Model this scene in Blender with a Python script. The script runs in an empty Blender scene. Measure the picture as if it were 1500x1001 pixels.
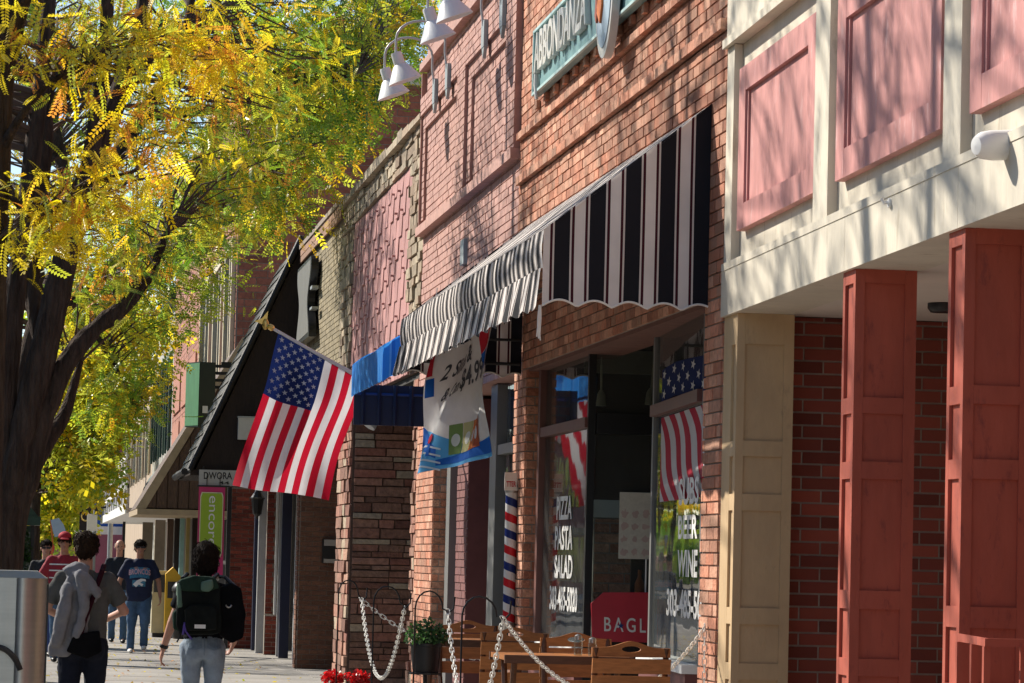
import bpy, bmesh, math, random
import numpy as np
from mathutils import Vector, Matrix
from mathutils.bvhtree import BVHTree
R = math.radians
rnd = random.Random(7)
C = bpy.context.scene.collection
scene = bpy.context.scene

# ------------------------------------------------------------------ camera
EYE = Vector((0.0, 0.0, 1.55))
FPX = 5000.0                                    # focal length in pixels of the 1500 px wide photograph
CAMR = (Matrix.Rotation(-R(7.77), 3, 'Z') @ Matrix.Rotation(R(90 + 3.68), 3, 'X') @ Matrix.Rotation(R(1.4), 3, 'Z'))
cam = bpy.data.cameras.new('camera')
cam.sensor_width = 36.0
cam.lens = FPX / 1500.0 * 36.0
cam.clip_start = 0.1
cam.clip_end = 3000.0
camo = bpy.data.objects.new('camera', cam)
C.objects.link(camo)
camo.matrix_world = Matrix.Translation(EYE) @ CAMR.to_4x4()
scene.camera = camo

# ------------------------------------------------------------------ sky and sun
TOSUN = Vector((-1.0, 0.95, 1.02)).normalized()
world = bpy.data.worlds.new('World')
scene.world = world
world.use_nodes = True
nt = world.node_tree
for n in list(nt.nodes):
    nt.nodes.remove(n)
sky = nt.nodes.new('ShaderNodeTexSky')
sky.sky_type = 'NISHITA'
sky.sun_disc = False
sky.sun_elevation = math.asin(TOSUN.z)
sky.sun_rotation = math.atan2(TOSUN.x, TOSUN.y)
sky.altitude = 1500.0
sky.dust_density = 0.6
bg = nt.nodes.new('ShaderNodeBackground')
bg.inputs['Strength'].default_value = 0.105
wo = nt.nodes.new('ShaderNodeOutputWorld')
nt.links.new(sky.outputs[0], bg.inputs[0])
nt.links.new(bg.outputs[0], wo.inputs[0])
sun = bpy.data.lights.new('sun', 'SUN')
sun.energy = 5.0
sun.angle = R(0.7)
sun.color = (1.0, 0.93, 0.82)
suno = bpy.data.objects.new('sun', sun)
C.objects.link(suno)
suno.location = (-8, 10, 14)
suno.rotation_euler = TOSUN.to_track_quat('Z', 'Y').to_euler()

scene.view_settings.view_transform = 'Standard'
scene.view_settings.look = 'None'
scene.view_settings.exposure = 0.62
scene.view_settings.gamma = 1.0
scene.view_settings.use_curve_mapping = False
scene.cycles.use_denoising = True
scene.cycles.max_bounces = 8
scene.cycles.transparent_max_bounces = 16
scene.cycles.sample_clamp_indirect = 8.0

# ------------------------------------------------------------------ pixels of the photograph to points of the place
def ray(x, y):
    return CAMR @ Vector(((x - 750.0) / FPX, -(y - 500.5) / FPX, -1.0))
def onX(x, y, X):
    d = ray(x, y); return EYE + d * ((X - EYE.x) / d.x)
def onY(x, y, Y):
    d = ray(x, y); return EYE + d * ((Y - EYE.y) / d.y)
def onP(x, y, p0, n):
    d = ray(x, y); n = Vector(n); return EYE + d * ((Vector(p0) - EYE).dot(n) / d.dot(n))
F = 3.54                                        # the street wall runs along x = F, the street along +y
def fd(x, y=500): return onX(x, y, F).y
def fz(x, y): return onX(x, y, F).z

# ------------------------------------------------------------------ materials
MATS = {}
def M(name, col, rough=0.65, var=0.12, scale=6.0, bump=0.0, bscale=40.0, metal=0.0, isl=0.0, spec=0.4, wear=None, stretch=(1, 1, 1), alt=None):
    if name in MATS: return MATS[name]
    m = bpy.data.materials.new(name); m.use_nodes = True
    t = m.node_tree; N = t.nodes; L = t.links
    b = N['Principled BSDF']
    b.inputs['Roughness'].default_value = rough
    b.inputs['Metallic'].default_value = metal
    b.inputs['Specular IOR Level'].default_value = spec
    tc = N.new('ShaderNodeTexCoord'); mp = N.new('ShaderNodeMapping')
    mp.inputs['Scale'].default_value = stretch
    L.new(tc.outputs['Object'], mp.inputs[0])
    nz = N.new('ShaderNodeTexNoise'); nz.inputs['Scale'].default_value = scale; nz.inputs['Detail'].default_value = 6.0
    nz.inputs['Roughness'].default_value = 0.62
    L.new(mp.outputs[0], nz.inputs['Vector'])
    mr = N.new('ShaderNodeMapRange')
    mr.inputs['From Min'].default_value = 0.3; mr.inputs['From Max'].default_value = 0.7
    mr.inputs['To Min'].default_value = 1 - var; mr.inputs['To Max'].default_value = 1 + var
    L.new(nz.outputs[0], mr.inputs[0])
    base = N.new('ShaderNodeRGB'); base.outputs[0].default_value = (*col, 1)
    colout = base.outputs[0]; val = mr.outputs[0]
    if isl > 0:
        ge = N.new('ShaderNodeNewGeometry'); oi = N.new('ShaderNodeObjectInfo')
        ad = N.new('ShaderNodeMath'); ad.operation = 'ADD'
        L.new(ge.outputs['Random Per Island'], ad.inputs[0]); L.new(oi.outputs['Random'], ad.inputs[1])
        fr = N.new('ShaderNodeMath'); fr.operation = 'FRACT'; L.new(ad.outputs[0], fr.inputs[0])
        m2 = N.new('ShaderNodeMapRange'); m2.inputs['To Min'].default_value = 1 - isl; m2.inputs['To Max'].default_value = 1 + isl
        L.new(fr.outputs[0], m2.inputs[0])
        mu = N.new('ShaderNodeMath'); mu.operation = 'MULTIPLY'
        L.new(val, mu.inputs[0]); L.new(m2.outputs[0], mu.inputs[1]); val = mu.outputs[0]
        if alt:
            f2 = N.new('ShaderNodeMath'); f2.operation = 'MULTIPLY'; f2.inputs[1].default_value = 7.31
            L.new(ad.outputs[0], f2.inputs[0])
            f3 = N.new('ShaderNodeMath'); f3.operation = 'FRACT'; L.new(f2.outputs[0], f3.inputs[0])
            mx = N.new('ShaderNodeMix'); mx.data_type = 'RGBA'
            L.new(f3.outputs[0], mx.inputs[0]); L.new(colout, mx.inputs[6]); mx.inputs[7].default_value = (*alt, 1)
            colout = mx.outputs[2]
    if wear:
        wn = N.new('ShaderNodeTexNoise'); wn.inputs['Scale'].default_value = wear[1]; wn.inputs['Detail'].default_value = 8.0
        wn.inputs['Roughness'].default_value = 0.7
        L.new(mp.outputs[0], wn.inputs['Vector'])
        wr = N.new('ShaderNodeMapRange'); wr.inputs['From Min'].default_value = wear[2]; wr.inputs['From Max'].default_value = wear[2] + 0.12
        L.new(wn.outputs[0], wr.inputs[0])
        mx = N.new('ShaderNodeMix'); mx.data_type = 'RGBA'
        L.new(wr.outputs[0], mx.inputs[0]); L.new(colout, mx.inputs[6]); mx.inputs[7].default_value = (*wear[0], 1)
        colout = mx.outputs[2]
    vm = N.new('ShaderNodeVectorMath'); vm.operation = 'SCALE'
    L.new(colout, vm.inputs[0]); L.new(val, vm.inputs['Scale'])
    L.new(vm.outputs[0], b.inputs['Base Color'])
    if bump > 0:
        bn = N.new('ShaderNodeTexNoise'); bn.inputs['Scale'].default_value = bscale; bn.inputs['Detail'].default_value = 5.0
        L.new(mp.outputs[0], bn.inputs['Vector'])
        bp = N.new('ShaderNodeBump'); bp.inputs['Strength'].default_value = bump; bp.inputs['Distance'].default_value = 0.02
        L.new(bn.outputs[0], bp.inputs['Height']); L.new(bp.outputs[0], b.inputs['Normal'])
    MATS[name] = m
    return m

def glass_mat(name, tint=(0.75, 0.8, 0.8), dirt=0.04):
    m = bpy.data.materials.new(name); m.use_nodes = True
    t = m.node_tree; N = t.nodes; L = t.links
    N.remove(N['Principled BSDF']); out = N['Material Output']
    tr = N.new('ShaderNodeBsdfTransparent'); tr.inputs[0].default_value = (*tint, 1)
    gl = N.new('ShaderNodeBsdfGlossy'); gl.inputs['Roughness'].default_value = 0.015
    df = N.new('ShaderNodeBsdfDiffuse'); df.inputs[0].default_value = (0.5, 0.5, 0.48, 1)
    fr = N.new('ShaderNodeFresnel'); fr.inputs[0].default_value = 1.5
    tc = N.new('ShaderNodeTexCoord'); nz = N.new('ShaderNodeTexNoise'); nz.inputs['Scale'].default_value = 1.3
    L.new(tc.outputs['Object'], nz.inputs['Vector'])
    bp = N.new('ShaderNodeBump'); bp.inputs['Strength'].default_value = 0.04; bp.inputs['Distance'].default_value = 0.05
    L.new(nz.outputs[0], bp.inputs['Height']); L.new(bp.outputs[0], gl.inputs['Normal'])
    m1 = N.new('ShaderNodeMixShader'); m2 = N.new('ShaderNodeMixShader'); m2.inputs[0].default_value = dirt
    fm = N.new('ShaderNodeMath'); fm.operation = 'MULTIPLY'; fm.inputs[1].default_value = 0.38
    L.new(fr.outputs[0], fm.inputs[0]); L.new(fm.outputs[0], m1.inputs[0]); L.new(tr.outputs[0], m1.inputs[1]); L.new(gl.outputs[0], m1.inputs[2])
    L.new(m1.outputs[0], m2.inputs[1]); L.new(df.outputs[0], m2.inputs[2])
    L.new(m2.outputs[0], out.inputs[0])
    return m

def leaf_mat(name):
    m = bpy.data.materials.new(name); m.use_nodes = True
    t = m.node_tree; N = t.nodes; L = t.links
    N.remove(N['Principled BSDF']); out = N['Material Output']
    at = N.new('ShaderNodeAttribute'); at.attribute_name = 'leafcol'
    df = N.new('ShaderNodeBsdfDiffuse'); tl = N.new('ShaderNodeBsdfTranslucent'); gl = N.new('ShaderNodeBsdfGlossy')
    gl.inputs['Roughness'].default_value = 0.35; gl.inputs[0].default_value = (0.7, 0.7, 0.65, 1)
    L.new(at.outputs['Color'], df.inputs[0]); L.new(at.outputs['Color'], tl.inputs[0])
    m1 = N.new('ShaderNodeMixShader'); m1.inputs[0].default_value = 0.66
    L.new(df.outputs[0], m1.inputs[1]); L.new(tl.outputs[0], m1.inputs[2])
    m2 = N.new('ShaderNodeMixShader'); m2.inputs[0].default_value = 0.05
    L.new(m1.outputs[0], m2.inputs[1]); L.new(gl.outputs[0], m2.inputs[2])
    L.new(m2.outputs[0], out.inputs[0])
    return m

def cloth_mat(name, col, trans=0.25, var=0.06, bump=0.0):
    m = M(name, col, rough=0.85, var=var, scale=9, bump=bump, bscale=14, spec=0.15)
    t = m.node_tree; N = t.nodes; L = t.links
    b = N['Principled BSDF']; out = N['Material Output']
    tl = N.new('ShaderNodeBsdfTranslucent')
    src = b.inputs['Base Color'].links[0].from_socket
    L.new(src, tl.inputs[0])
    mx = N.new('ShaderNodeMixShader'); mx.inputs[0].default_value = trans
    L.new(b.outputs[0], mx.inputs[1]); L.new(tl.outputs[0], mx.inputs[2]); L.new(mx.outputs[0], out.inputs[0])
    return m

def stripe_mat(name, stops, period, trans=0.12, rough=0.8):
    """cloth or paint in bands along the u of the uv map, stops = [(fraction, colour)]"""
    m = bpy.data.materials.new(name); m.use_nodes = True
    t = m.node_tree; N = t.nodes; L = t.links
    b = N['Principled BSDF']; out = N['Material Output']
    b.inputs['Roughness'].default_value = rough; b.inputs['Specular IOR Level'].default_value = 0.2
    uv = N.new('ShaderNodeUVMap'); uv.uv_map = 'UVMap'
    sx = N.new('ShaderNodeSeparateXYZ'); L.new(uv.outputs[0], sx.inputs[0])
    dv = N.new('ShaderNodeMath'); dv.operation = 'DIVIDE'; dv.inputs[1].default_value = period; L.new(sx.outputs[0], dv.inputs[0])
    fr = N.new('ShaderNodeMath'); fr.operation = 'FRACT'; L.new(dv.outputs[0], fr.inputs[0])
    cr = N.new('ShaderNodeValToRGB'); cr.color_ramp.interpolation = 'CONSTANT'
    el = cr.color_ramp.elements
    el[0].position = stops[0][0]; el[0].color = (*stops[0][1], 1)
    el[1].position = stops[1][0]; el[1].color = (*stops[1][1], 1)
    for p, c in stops[2:]:
        e = el.new(p); e.color = (*c, 1)
    L.new(fr.outputs[0], cr.inputs[0])
    tc = N.new('ShaderNodeTexCoord'); nz = N.new('ShaderNodeTexNoise'); nz.inputs['Scale'].default_value = 5.0; nz.inputs['Detail'].default_value = 6
    L.new(tc.outputs['Object'], nz.inputs['Vector'])
    mr = N.new('ShaderNodeMapRange'); mr.inputs['To Min'].default_value = 0.8; mr.inputs['To Max'].default_value = 1.15
    L.new(nz.outputs[0], mr.inputs[0])
    vm = N.new('ShaderNodeVectorMath'); vm.operation = 'SCALE'; L.new(cr.outputs[0], vm.inputs[0]); L.new(mr.outputs[0], vm.inputs['Scale'])
    L.new(vm.outputs[0], b.inputs['Base Color'])
    if trans > 0:
        tl = N.new('ShaderNodeBsdfTranslucent'); L.new(vm.outputs[0], tl.inputs[0])
        mx = N.new('ShaderNodeMixShader'); mx.inputs[0].default_value = trans
        L.new(b.outputs[0], mx.inputs[1]); L.new(tl.outputs[0], mx.inputs[2]); L.new(mx.outputs[0], out.inputs[0])
    return m

# ------------------------------------------------------------------ mesh builder
class MB:
    def __init__(s, tf=None):
        s.v = []; s.f = []; s.m = []; s.uv = None; s.tf = tf
    def add(s, vs, fs, m=0):
        o = len(s.v)
        s.v += [tuple(s.tf(Vector(p))) if s.tf else tuple(p) for p in vs]
        s.f += [tuple(i + o for i in f) for f in fs]
        s.m += [m] * len(fs)
        return s
    def quad(s, a, b, c, d, m=0): return s.add([a, b, c, d], [(0, 1, 2, 3)], m)
    def poly(s, pts, m=0): return s.add(pts, [tuple(range(len(pts)))], m)
    def box(s, x0, x1, y0, y1, z0, z1, m=0):
        return s.hexa([(x0, y0, z0), (x1, y0, z0), (x1, y1, z0), (x0, y1, z0), (x0, y0, z1), (x1, y0, z1), (x1, y1, z1), (x0, y1, z1)], m)
    def hexa(s, p, m=0):
        return s.add(p, [(0, 3, 2, 1), (4, 5, 6, 7), (0, 1, 5, 4), (1, 2, 6, 5), (2, 3, 7, 6), (3, 0, 4, 7)], m)
    def prism(s, poly, ext, m=0):
        n = len(poly); e = Vector(ext)
        vs = [Vector(p) for p in poly] + [Vector(p) + e for p in poly]
        fs = [tuple(range(n))[::-1], tuple(range(n, 2 * n))] + [(i, (i + 1) % n, n + (i + 1) % n, n + i) for i in range(n)]
        return s.add(vs, fs, m)
    def tube(s, path, r, n=8, m=0, cap=True):
        P = [Vector(p) for p in path]; k = len(P)
        rs = r if isinstance(r, (list, tuple)) else [r] * k
        vs = []; fs = []
        up = None
        for i, p in enumerate(P):
            t = (P[min(i + 1, k - 1)] - P[max(i - 1, 0)]).normalized()
            if up is None:
                up = Vector((0, 0, 1)) if abs(t.z) < 0.9 else Vector((1, 0, 0))
            a = t.cross(up).normalized(); b = a.cross(t).normalized(); up = b
            for j in range(n):
                th = 2 * math.pi * j / n
                vs.append(p + (a * math.cos(th) + b * math.sin(th)) * rs[i])
        for i in range(k - 1):
            for j in range(n):
                fs.append((i * n + j, i * n + (j + 1) % n, (i + 1) * n + (j + 1) % n, (i + 1) * n + j))
        if cap:
            fs.append(tuple(range(n))[::-1]); fs.append(tuple(range((k - 1) * n, k * n)))
        return s.add(vs, fs, m)
    def lathe(s, c, prof, n=16, m=0, axis=None):
        """profile [(radius, height)] round an axis through c"""
        c = Vector(c); q = Vector(axis).normalized().to_track_quat('Z', 'Y') if axis else None
        vs = []; fs = []
        for r, h in prof:
            for j in range(n):
                th = 2 * math.pi * j / n
                p = Vector((r * math.cos(th), r * math.sin(th), h))
                vs.append(c + (q @ p if q else p))
        k = len(prof)
        for i in range(k - 1):
            for j in range(n):
                fs.append((i * n + j, i * n + (j + 1) % n, (i + 1) * n + (j + 1) % n, (i + 1) * n + j))
        if prof[0][0] > 1e-4: fs.append(tuple(range(n))[::-1])
        if prof[-1][0] > 1e-4: fs.append(tuple(range((k - 1) * n, k * n)))
        return s.add(vs, fs, m)
    def ell(s, c, rx, ry, rz, n=12, k=8, m=0, rot=None):
        c = Vector(c); vs = []; fs = []
        for i in range(k + 1):
            ph = math.pi * i / k - math.pi / 2
            for j in range(n):
                th = 2 * math.pi * j / n
                p = Vector((rx * math.cos(ph) * math.cos(th), ry * math.cos(ph) * math.sin(th), rz * math.sin(ph)))
                vs.append(c + (rot @ p if rot else p))
        for i in range(k):
            for j in range(n):
                fs.append((i * n + j, i * n + (j + 1) % n, (i + 1) * n + (j + 1) % n, (i + 1) * n + j))
        return s.add(vs, fs, m)
    def grid(s, fn, nu, nv, m=0, uvf=None):
        o = len(s.v); vs = []; fs = []
        for i in range(nu + 1):
            for j in range(nv + 1):
                vs.append(fn(i / nu, j / nv))
        for i in range(nu):
            for j in range(nv):
                a = i * (nv + 1) + j
                fs.append((a, a + nv + 1, a + nv + 2, a + 1))
        if uvf:
            if s.uv is None: s.uv = {}
            for i in range(nu + 1):
                for j in range(nv + 1):
                    s.uv[o + i * (nv + 1) + j] = uvf(i / nu, j / nv)
        return s.add(vs, fs, m)
    def mesh(s, name, mats, smooth=False):
        me = bpy.data.meshes.new(name)
        me.from_pydata(s.v, [], s.f)
        for m in (mats if isinstance(mats, (list, tuple)) else [mats]): me.materials.append(m)
        if any(s.m): me.polygons.foreach_set('material_index', s.m)
        if smooth:
            me.polygons.foreach_set('use_smooth', [True] * len(s.f))
        if s.uv is not None:
            ul = me.uv_layers.new(name='UVMap')
            for lp in me.loops:
                ul.data[lp.index].uv = s.uv.get(lp.vertex_index, (0, 0))
        me.update()
        return me
    def build(s, name, mats, parent=None, smooth=False, local=False, kind=None, label=None):
        o = bpy.data.objects.new(name, s.mesh(name, mats, smooth))
        C.objects.link(o)
        if smooth:
            try:
                o.data.set_sharp_from_angle(angle=R(42))
            except Exception: pass
        attach(o, parent, local)
        if kind: o['kind'] = kind
        if label: o['label'] = label
        return o

def attach(o, parent, local=False):
    """shapes are written in street coordinates; a thing's Empty is unrotated unless its parts are local"""
    if parent is None: return o
    o.parent = parent
    if not local and parent.type == 'EMPTY':
        o.matrix_parent_inverse = Matrix.Translation(-Vector(parent.location))
    return o
def tag(o, label=None, cat=None, group=None, kind=None):
    if label: o['label'] = label
    if cat: o['category'] = cat
    if group: o['group'] = group
    if kind: o['kind'] = kind
    return o
def thing(name, label, cat, loc=(0, 0, 0), group=None, rz=0.0):
    o = bpy.data.objects.new(name, None); C.objects.link(o)
    o.location = loc; o.rotation_euler = (0, 0, rz); o.empty_display_size = 0.2
    return tag(o, label, cat, group)
def copy_tree(o, parent=None):
    c = o.copy(); C.objects.link(c)
    if parent is not None:
        c.parent = parent; c.matrix_parent_inverse = o.matrix_parent_inverse.copy()
    for ch in o.children: copy_tree(ch, c)
    return c

# ------------------------------------------------------------------ lettering as real flat geometry
_txt = {}
def text_shape(s, bold=0.0):
    """vertices and faces of a word scaled to a unit box"""
    if (s, bold) in _txt: return _txt[(s, bold)]
    cu = bpy.data.curves.new('t', 'FONT'); cu.body = s; cu.size = 1.0; cu.offset = bold; cu.resolution_u = 4
    ob = bpy.data.objects.new('t', cu); C.objects.link(ob)
    bpy.context.view_layer.update()
    me = bpy.data.meshes.new_from_object(ob.evaluated_get(bpy.context.evaluated_depsgraph_get()))
    v = np.array([tuple(p.co) for p in me.vertices]); f = [tuple(p.vertices) for p in me.polygons]
    bpy.data.objects.remove(ob); bpy.data.curves.remove(cu); bpy.data.meshes.remove(me)
    lo = v.min(0); hi = v.max(0)
    w = (v[:, 0] - lo[0]) / (hi[0] - lo[0]); h = (v[:, 1] - lo[1]) / (hi[1] - lo[1])
    out = (list(zip(w, h)), f)
    _txt[(s, bold)] = out
    return out
def lettering(mb, s, p0, pu, pv, m=0, depth=0.0, bold=0.0):
    """a word with lower-left corner p0, reaching pu to the right and pv upwards"""
    uv, f = text_shape(s, bold)
    p0 = Vector(p0); a = Vector(pu) - p0; b = Vector(pv) - p0
    mb.add([p0 + a * u + b * w for u, w in uv], f, m)
    if depth:
        n = a.cross(b).normalized() * depth
        top = [p0 + a * u + b * w + n for u, w in uv]; bot = [p0 + a * u + b * w for u, w in uv]
        mb.add(top, f, m)
        cnt = {}
        for q in f:
            for i in range(len(q)):
                e = (q[i], q[(i + 1) % len(q)]); cnt[e] = 1
        k = len(bot)
        side = [(i, j, j + k, i + k) for (i, j) in cnt if (j, i) not in cnt]
        mb.add(bot + top, side, m)
    return mb
# ------------------------------------------------------------------ the paints and stuffs of the street
m_asphalt = M('asphalt', (0.05, 0.05, 0.052), 0.9, 0.2, 3, bump=0.3, bscale=90)
m_concrete = M('concrete', (0.30, 0.28, 0.255), 0.9, 0.16, 1.7, bump=0.2, bscale=60, isl=0.08, wear=((0.17, 0.16, 0.15), 2.3, 0.56))
m_kerb = M('kerb_stone', (0.42, 0.40, 0.37), 0.9, 0.15, 4, bump=0.2)
m_mortar = M('mortar', (0.36, 0.31, 0.26), 0.95, 0.15, 20)
m_mortar_d = M('mortar_grey', (0.27, 0.22, 0.18), 0.95, 0.15, 20)
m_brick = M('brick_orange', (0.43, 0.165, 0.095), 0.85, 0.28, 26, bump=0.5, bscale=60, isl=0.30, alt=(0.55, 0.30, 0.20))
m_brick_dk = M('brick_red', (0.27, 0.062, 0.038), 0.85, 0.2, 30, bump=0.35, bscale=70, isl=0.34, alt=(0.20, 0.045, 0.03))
m_brick_pink = M('brick_painted_pink', (0.45, 0.255, 0.215), 0.8, 0.22, 14, bump=0.35, bscale=50, isl=0.09, wear=((0.40, 0.20, 0.155), 11, 0.58))
m_mortar_pink = M('mortar_painted_pink', (0.39, 0.215, 0.18), 0.85, 0.12, 14)
m_brick_brown = M('brick_brown', (0.19, 0.085, 0.05), 0.85, 0.2, 20, bump=0.4, isl=0.2)
m_brick_olive = M('brick_olive', (0.25, 0.205, 0.125), 0.85, 0.25, 12, bump=0.4, isl=0.2)
m_white = M('cream_paint', (0.62, 0.56, 0.45), 0.7, 0.12, 3, bump=0.2, bscale=18, wear=((0.42, 0.36, 0.27), 6, 0.57), stretch=(1, 1.6, 0.4))
m_soffit = M('soffit_paint', (0.70, 0.62, 0.54), 0.8, 0.05, 2)
m_tan = M('tan_paint', (0.51, 0.36, 0.20), 0.7, 0.12, 5, bump=0.15, wear=((0.36, 0.26, 0.15), 9, 0.60), stretch=(1, 1, 0.4))
m_pinkp = M('pink_paint', (0.53, 0.235, 0.215), 0.65, 0.18, 5, bump=0.25, bscale=14, wear=((0.63, 0.38, 0.36), 8, 0.57), stretch=(1, 1.5, 0.5))
m_redp = M('red_paint', (0.41, 0.088, 0.052), 0.6, 0.16, 5, bump=0.15, bscale=25, wear=((0.24, 0.05, 0.038), 16, 0.57), stretch=(1, 1, 0.35))
m_maroon = M('maroon_paint', (0.16, 0.05, 0.045), 0.55, 0.15, 6)
m_grey_frame = M('grey_frame', (0.17, 0.17, 0.165), 0.45, 0.08, 6)
m_black = M('black_paint', (0.012, 0.012, 0.013), 0.4, 0.2, 8)
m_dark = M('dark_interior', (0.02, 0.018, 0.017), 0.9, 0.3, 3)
m_darkwood = M('dark_wood', (0.022, 0.014, 0.011), 0.8, 0.3, 8, bump=0.3, stretch=(6, 6, 1))
m_blackshingle = M('black_shingle', (0.012, 0.011, 0.011), 0.6, 0.3, 12, bump=0.3, bscale=30)
m_brownroof = M('brown_board', (0.085, 0.05, 0.033), 0.75, 0.3, 8, bump=0.3, stretch=(5, 5, 1))
m_cream_trim = M('cream_trim', (0.58, 0.50, 0.36), 0.7, 0.12, 6)
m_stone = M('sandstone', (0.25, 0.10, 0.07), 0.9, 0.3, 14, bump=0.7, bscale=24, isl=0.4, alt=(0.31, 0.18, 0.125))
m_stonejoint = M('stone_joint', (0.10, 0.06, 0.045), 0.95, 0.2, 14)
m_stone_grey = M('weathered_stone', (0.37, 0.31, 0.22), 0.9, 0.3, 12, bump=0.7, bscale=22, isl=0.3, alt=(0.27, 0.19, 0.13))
m_shake = M('pink_shake', (0.43, 0.215, 0.20), 0.75, 0.22, 10, bump=0.3, bscale=20, isl=0.10, stretch=(1, 6, 0.7))
m_zinc = M('galvanised', (0.33, 0.36, 0.37), 0.5, 0.1, 10, metal=0.3)
m_lampwhite = M('lamp_enamel', (0.72, 0.73, 0.75), 0.35, 0.04, 10)
m_teal = M('teal_signboard', (0.17, 0.31, 0.32), 0.5, 0.12, 6, wear=((0.33, 0.49, 0.48), 9, 0.6))
m_silver = M('silver_letter', (0.62, 0.60, 0.56), 0.35, 0.1, 9)
m_whitep = M('white_paint', (0.78, 0.77, 0.74), 0.55, 0.05, 8)
m_redsign = M('red_sign', (0.50, 0.035, 0.055), 0.4, 0.08, 5)
m_blue = M('blue_paint', (0.02, 0.05, 0.20), 0.5, 0.1, 6)
m_orange = M('orange_paint', (0.70, 0.20, 0.05), 0.5, 0.1, 6)
m_yellow = M('yellow_paint', (0.75, 0.44, 0.03), 0.5, 0.08, 6)
m_green = M('green_paint', (0.10, 0.26, 0.13), 0.5, 0.14, 4, stretch=(3, 3, 0.6))
m_dkgreen = M('dark_green_paint', (0.025, 0.06, 0.04), 0.5, 0.15, 6)
m_lime = M('lime_cloth', (0.32, 0.47, 0.04), 0.8, 0.05, 6)
m_magenta = M('magenta_cloth', (0.56, 0.045, 0.16), 0.8, 0.05, 6)
m_steel = M('brushed_steel', (0.42, 0.42, 0.40), 0.36, 0.08, 3, metal=0.9, stretch=(1, 1, 12))
m_iron = M('black_iron', (0.015, 0.014, 0.014), 0.45, 0.2, 20)
m_chain = M('white_plastic', (0.74, 0.72, 0.66), 0.5, 0.06, 10)
m_wood = M('varnished_wood', (0.37, 0.14, 0.04), 0.42, 0.25, 9, bump=0.12, stretch=(1.5, 10, 10), isl=0.16)
m_wood_dk = M('wood_frame', (0.10, 0.04, 0.018), 0.5, 0.25, 9, stretch=(1.5, 10, 10))
m_bark = M('bark', (0.062, 0.045, 0.036), 0.95, 0.5, 14, bump=1.0, bscale=26, stretch=(1, 1, 0.18), wear=((0.085, 0.066, 0.054), 12, 0.55), spec=0.1)
for _n in m_bark.node_tree.nodes:
    if _n.type == 'BUMP': _n.inputs['Distance'].default_value = 0.08
m_twig = M('twig', (0.085, 0.055, 0.04), 0.8, 0.2, 12)
m_leaf = leaf_mat('leaf')
m_gold = M('gold', (0.65, 0.47, 0.15), 0.3, 0.1, 10, metal=0.9)
m_glass = glass_mat('shop_glass')
m_glass_dk = glass_mat('smoked_glass', (0.55, 0.58, 0.6), 0.05)
m_skin = M('skin', (0.52, 0.27, 0.19), 0.55, 0.08, 14)
m_skin2 = M('skin_tanned', (0.42, 0.21, 0.135), 0.55, 0.08, 14)
m_hair = M('dark_hair', (0.020, 0.012, 0.008), 0.8, 0.5, 40, spec=0.12, bump=0.5, bscale=60, stretch=(3, 3, 0.6))
m_hair_grey = M('grey_hair', (0.32, 0.28, 0.25), 0.6, 0.2, 30, bump=0.4)
# ------------------------------------------------------------------ ground, road, pavement
MB().box(-900, 900, -200, 1800, -0.5, -0.17).build('ground', M('dry_earth', (0.20, 0.17, 0.12), 0.95, 0.2, 0.3))['kind'] = 'structure'
MB().quad((-15, -60, -0.15), (-1.35, -60, -0.15), (-1.35, 700, -0.15), (-15, 700, -0.15)).build('road', m_asphalt)['kind'] = 'structure'
MB().box(-1.35, -1.2, -40, 160, -0.16, 0.0).build('kerb', m_kerb)['kind'] = 'structure'
pave = MB().box(-1.2, 8.0, -40, 260, -0.16, -0.012).build('sidewalk', M('slab_joint', (0.16, 0.15, 0.135), 0.95, 0.2, 6)); pave['kind'] = 'structure'
slabme = MB().box(0, 1, 0, 1, 0, 1).mesh('slab', m_concrete)
xs = [-1.19, 0.39, 1.97, 3.52]
for j in range(56):
    y0 = 10 + j * 1.5
    for i in range(3):
        o = bpy.data.objects.new('slab', slabme); C.objects.link(o); attach(o, pave)
        o.scale = (xs[i + 1] - xs[i] - 0.012, 1.488, 0.03); o.location = (xs[i], y0, -0.03 + rnd.uniform(-0.002, 0.002))
MB().box(-1.19, 3.52, 94.5, 259, -0.03, 0.0).build('pavement_sheet', m_concrete, pave)
MB().box(-1.19, 3.52, -39, 9.5, -0.03, 0.0).build('pavement_sheet', m_concrete, pave)
MB().box(3.53, 7.9, -39, 259, -0.03, 0.0).build('pavement_sheet', m_concrete, pave)

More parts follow.
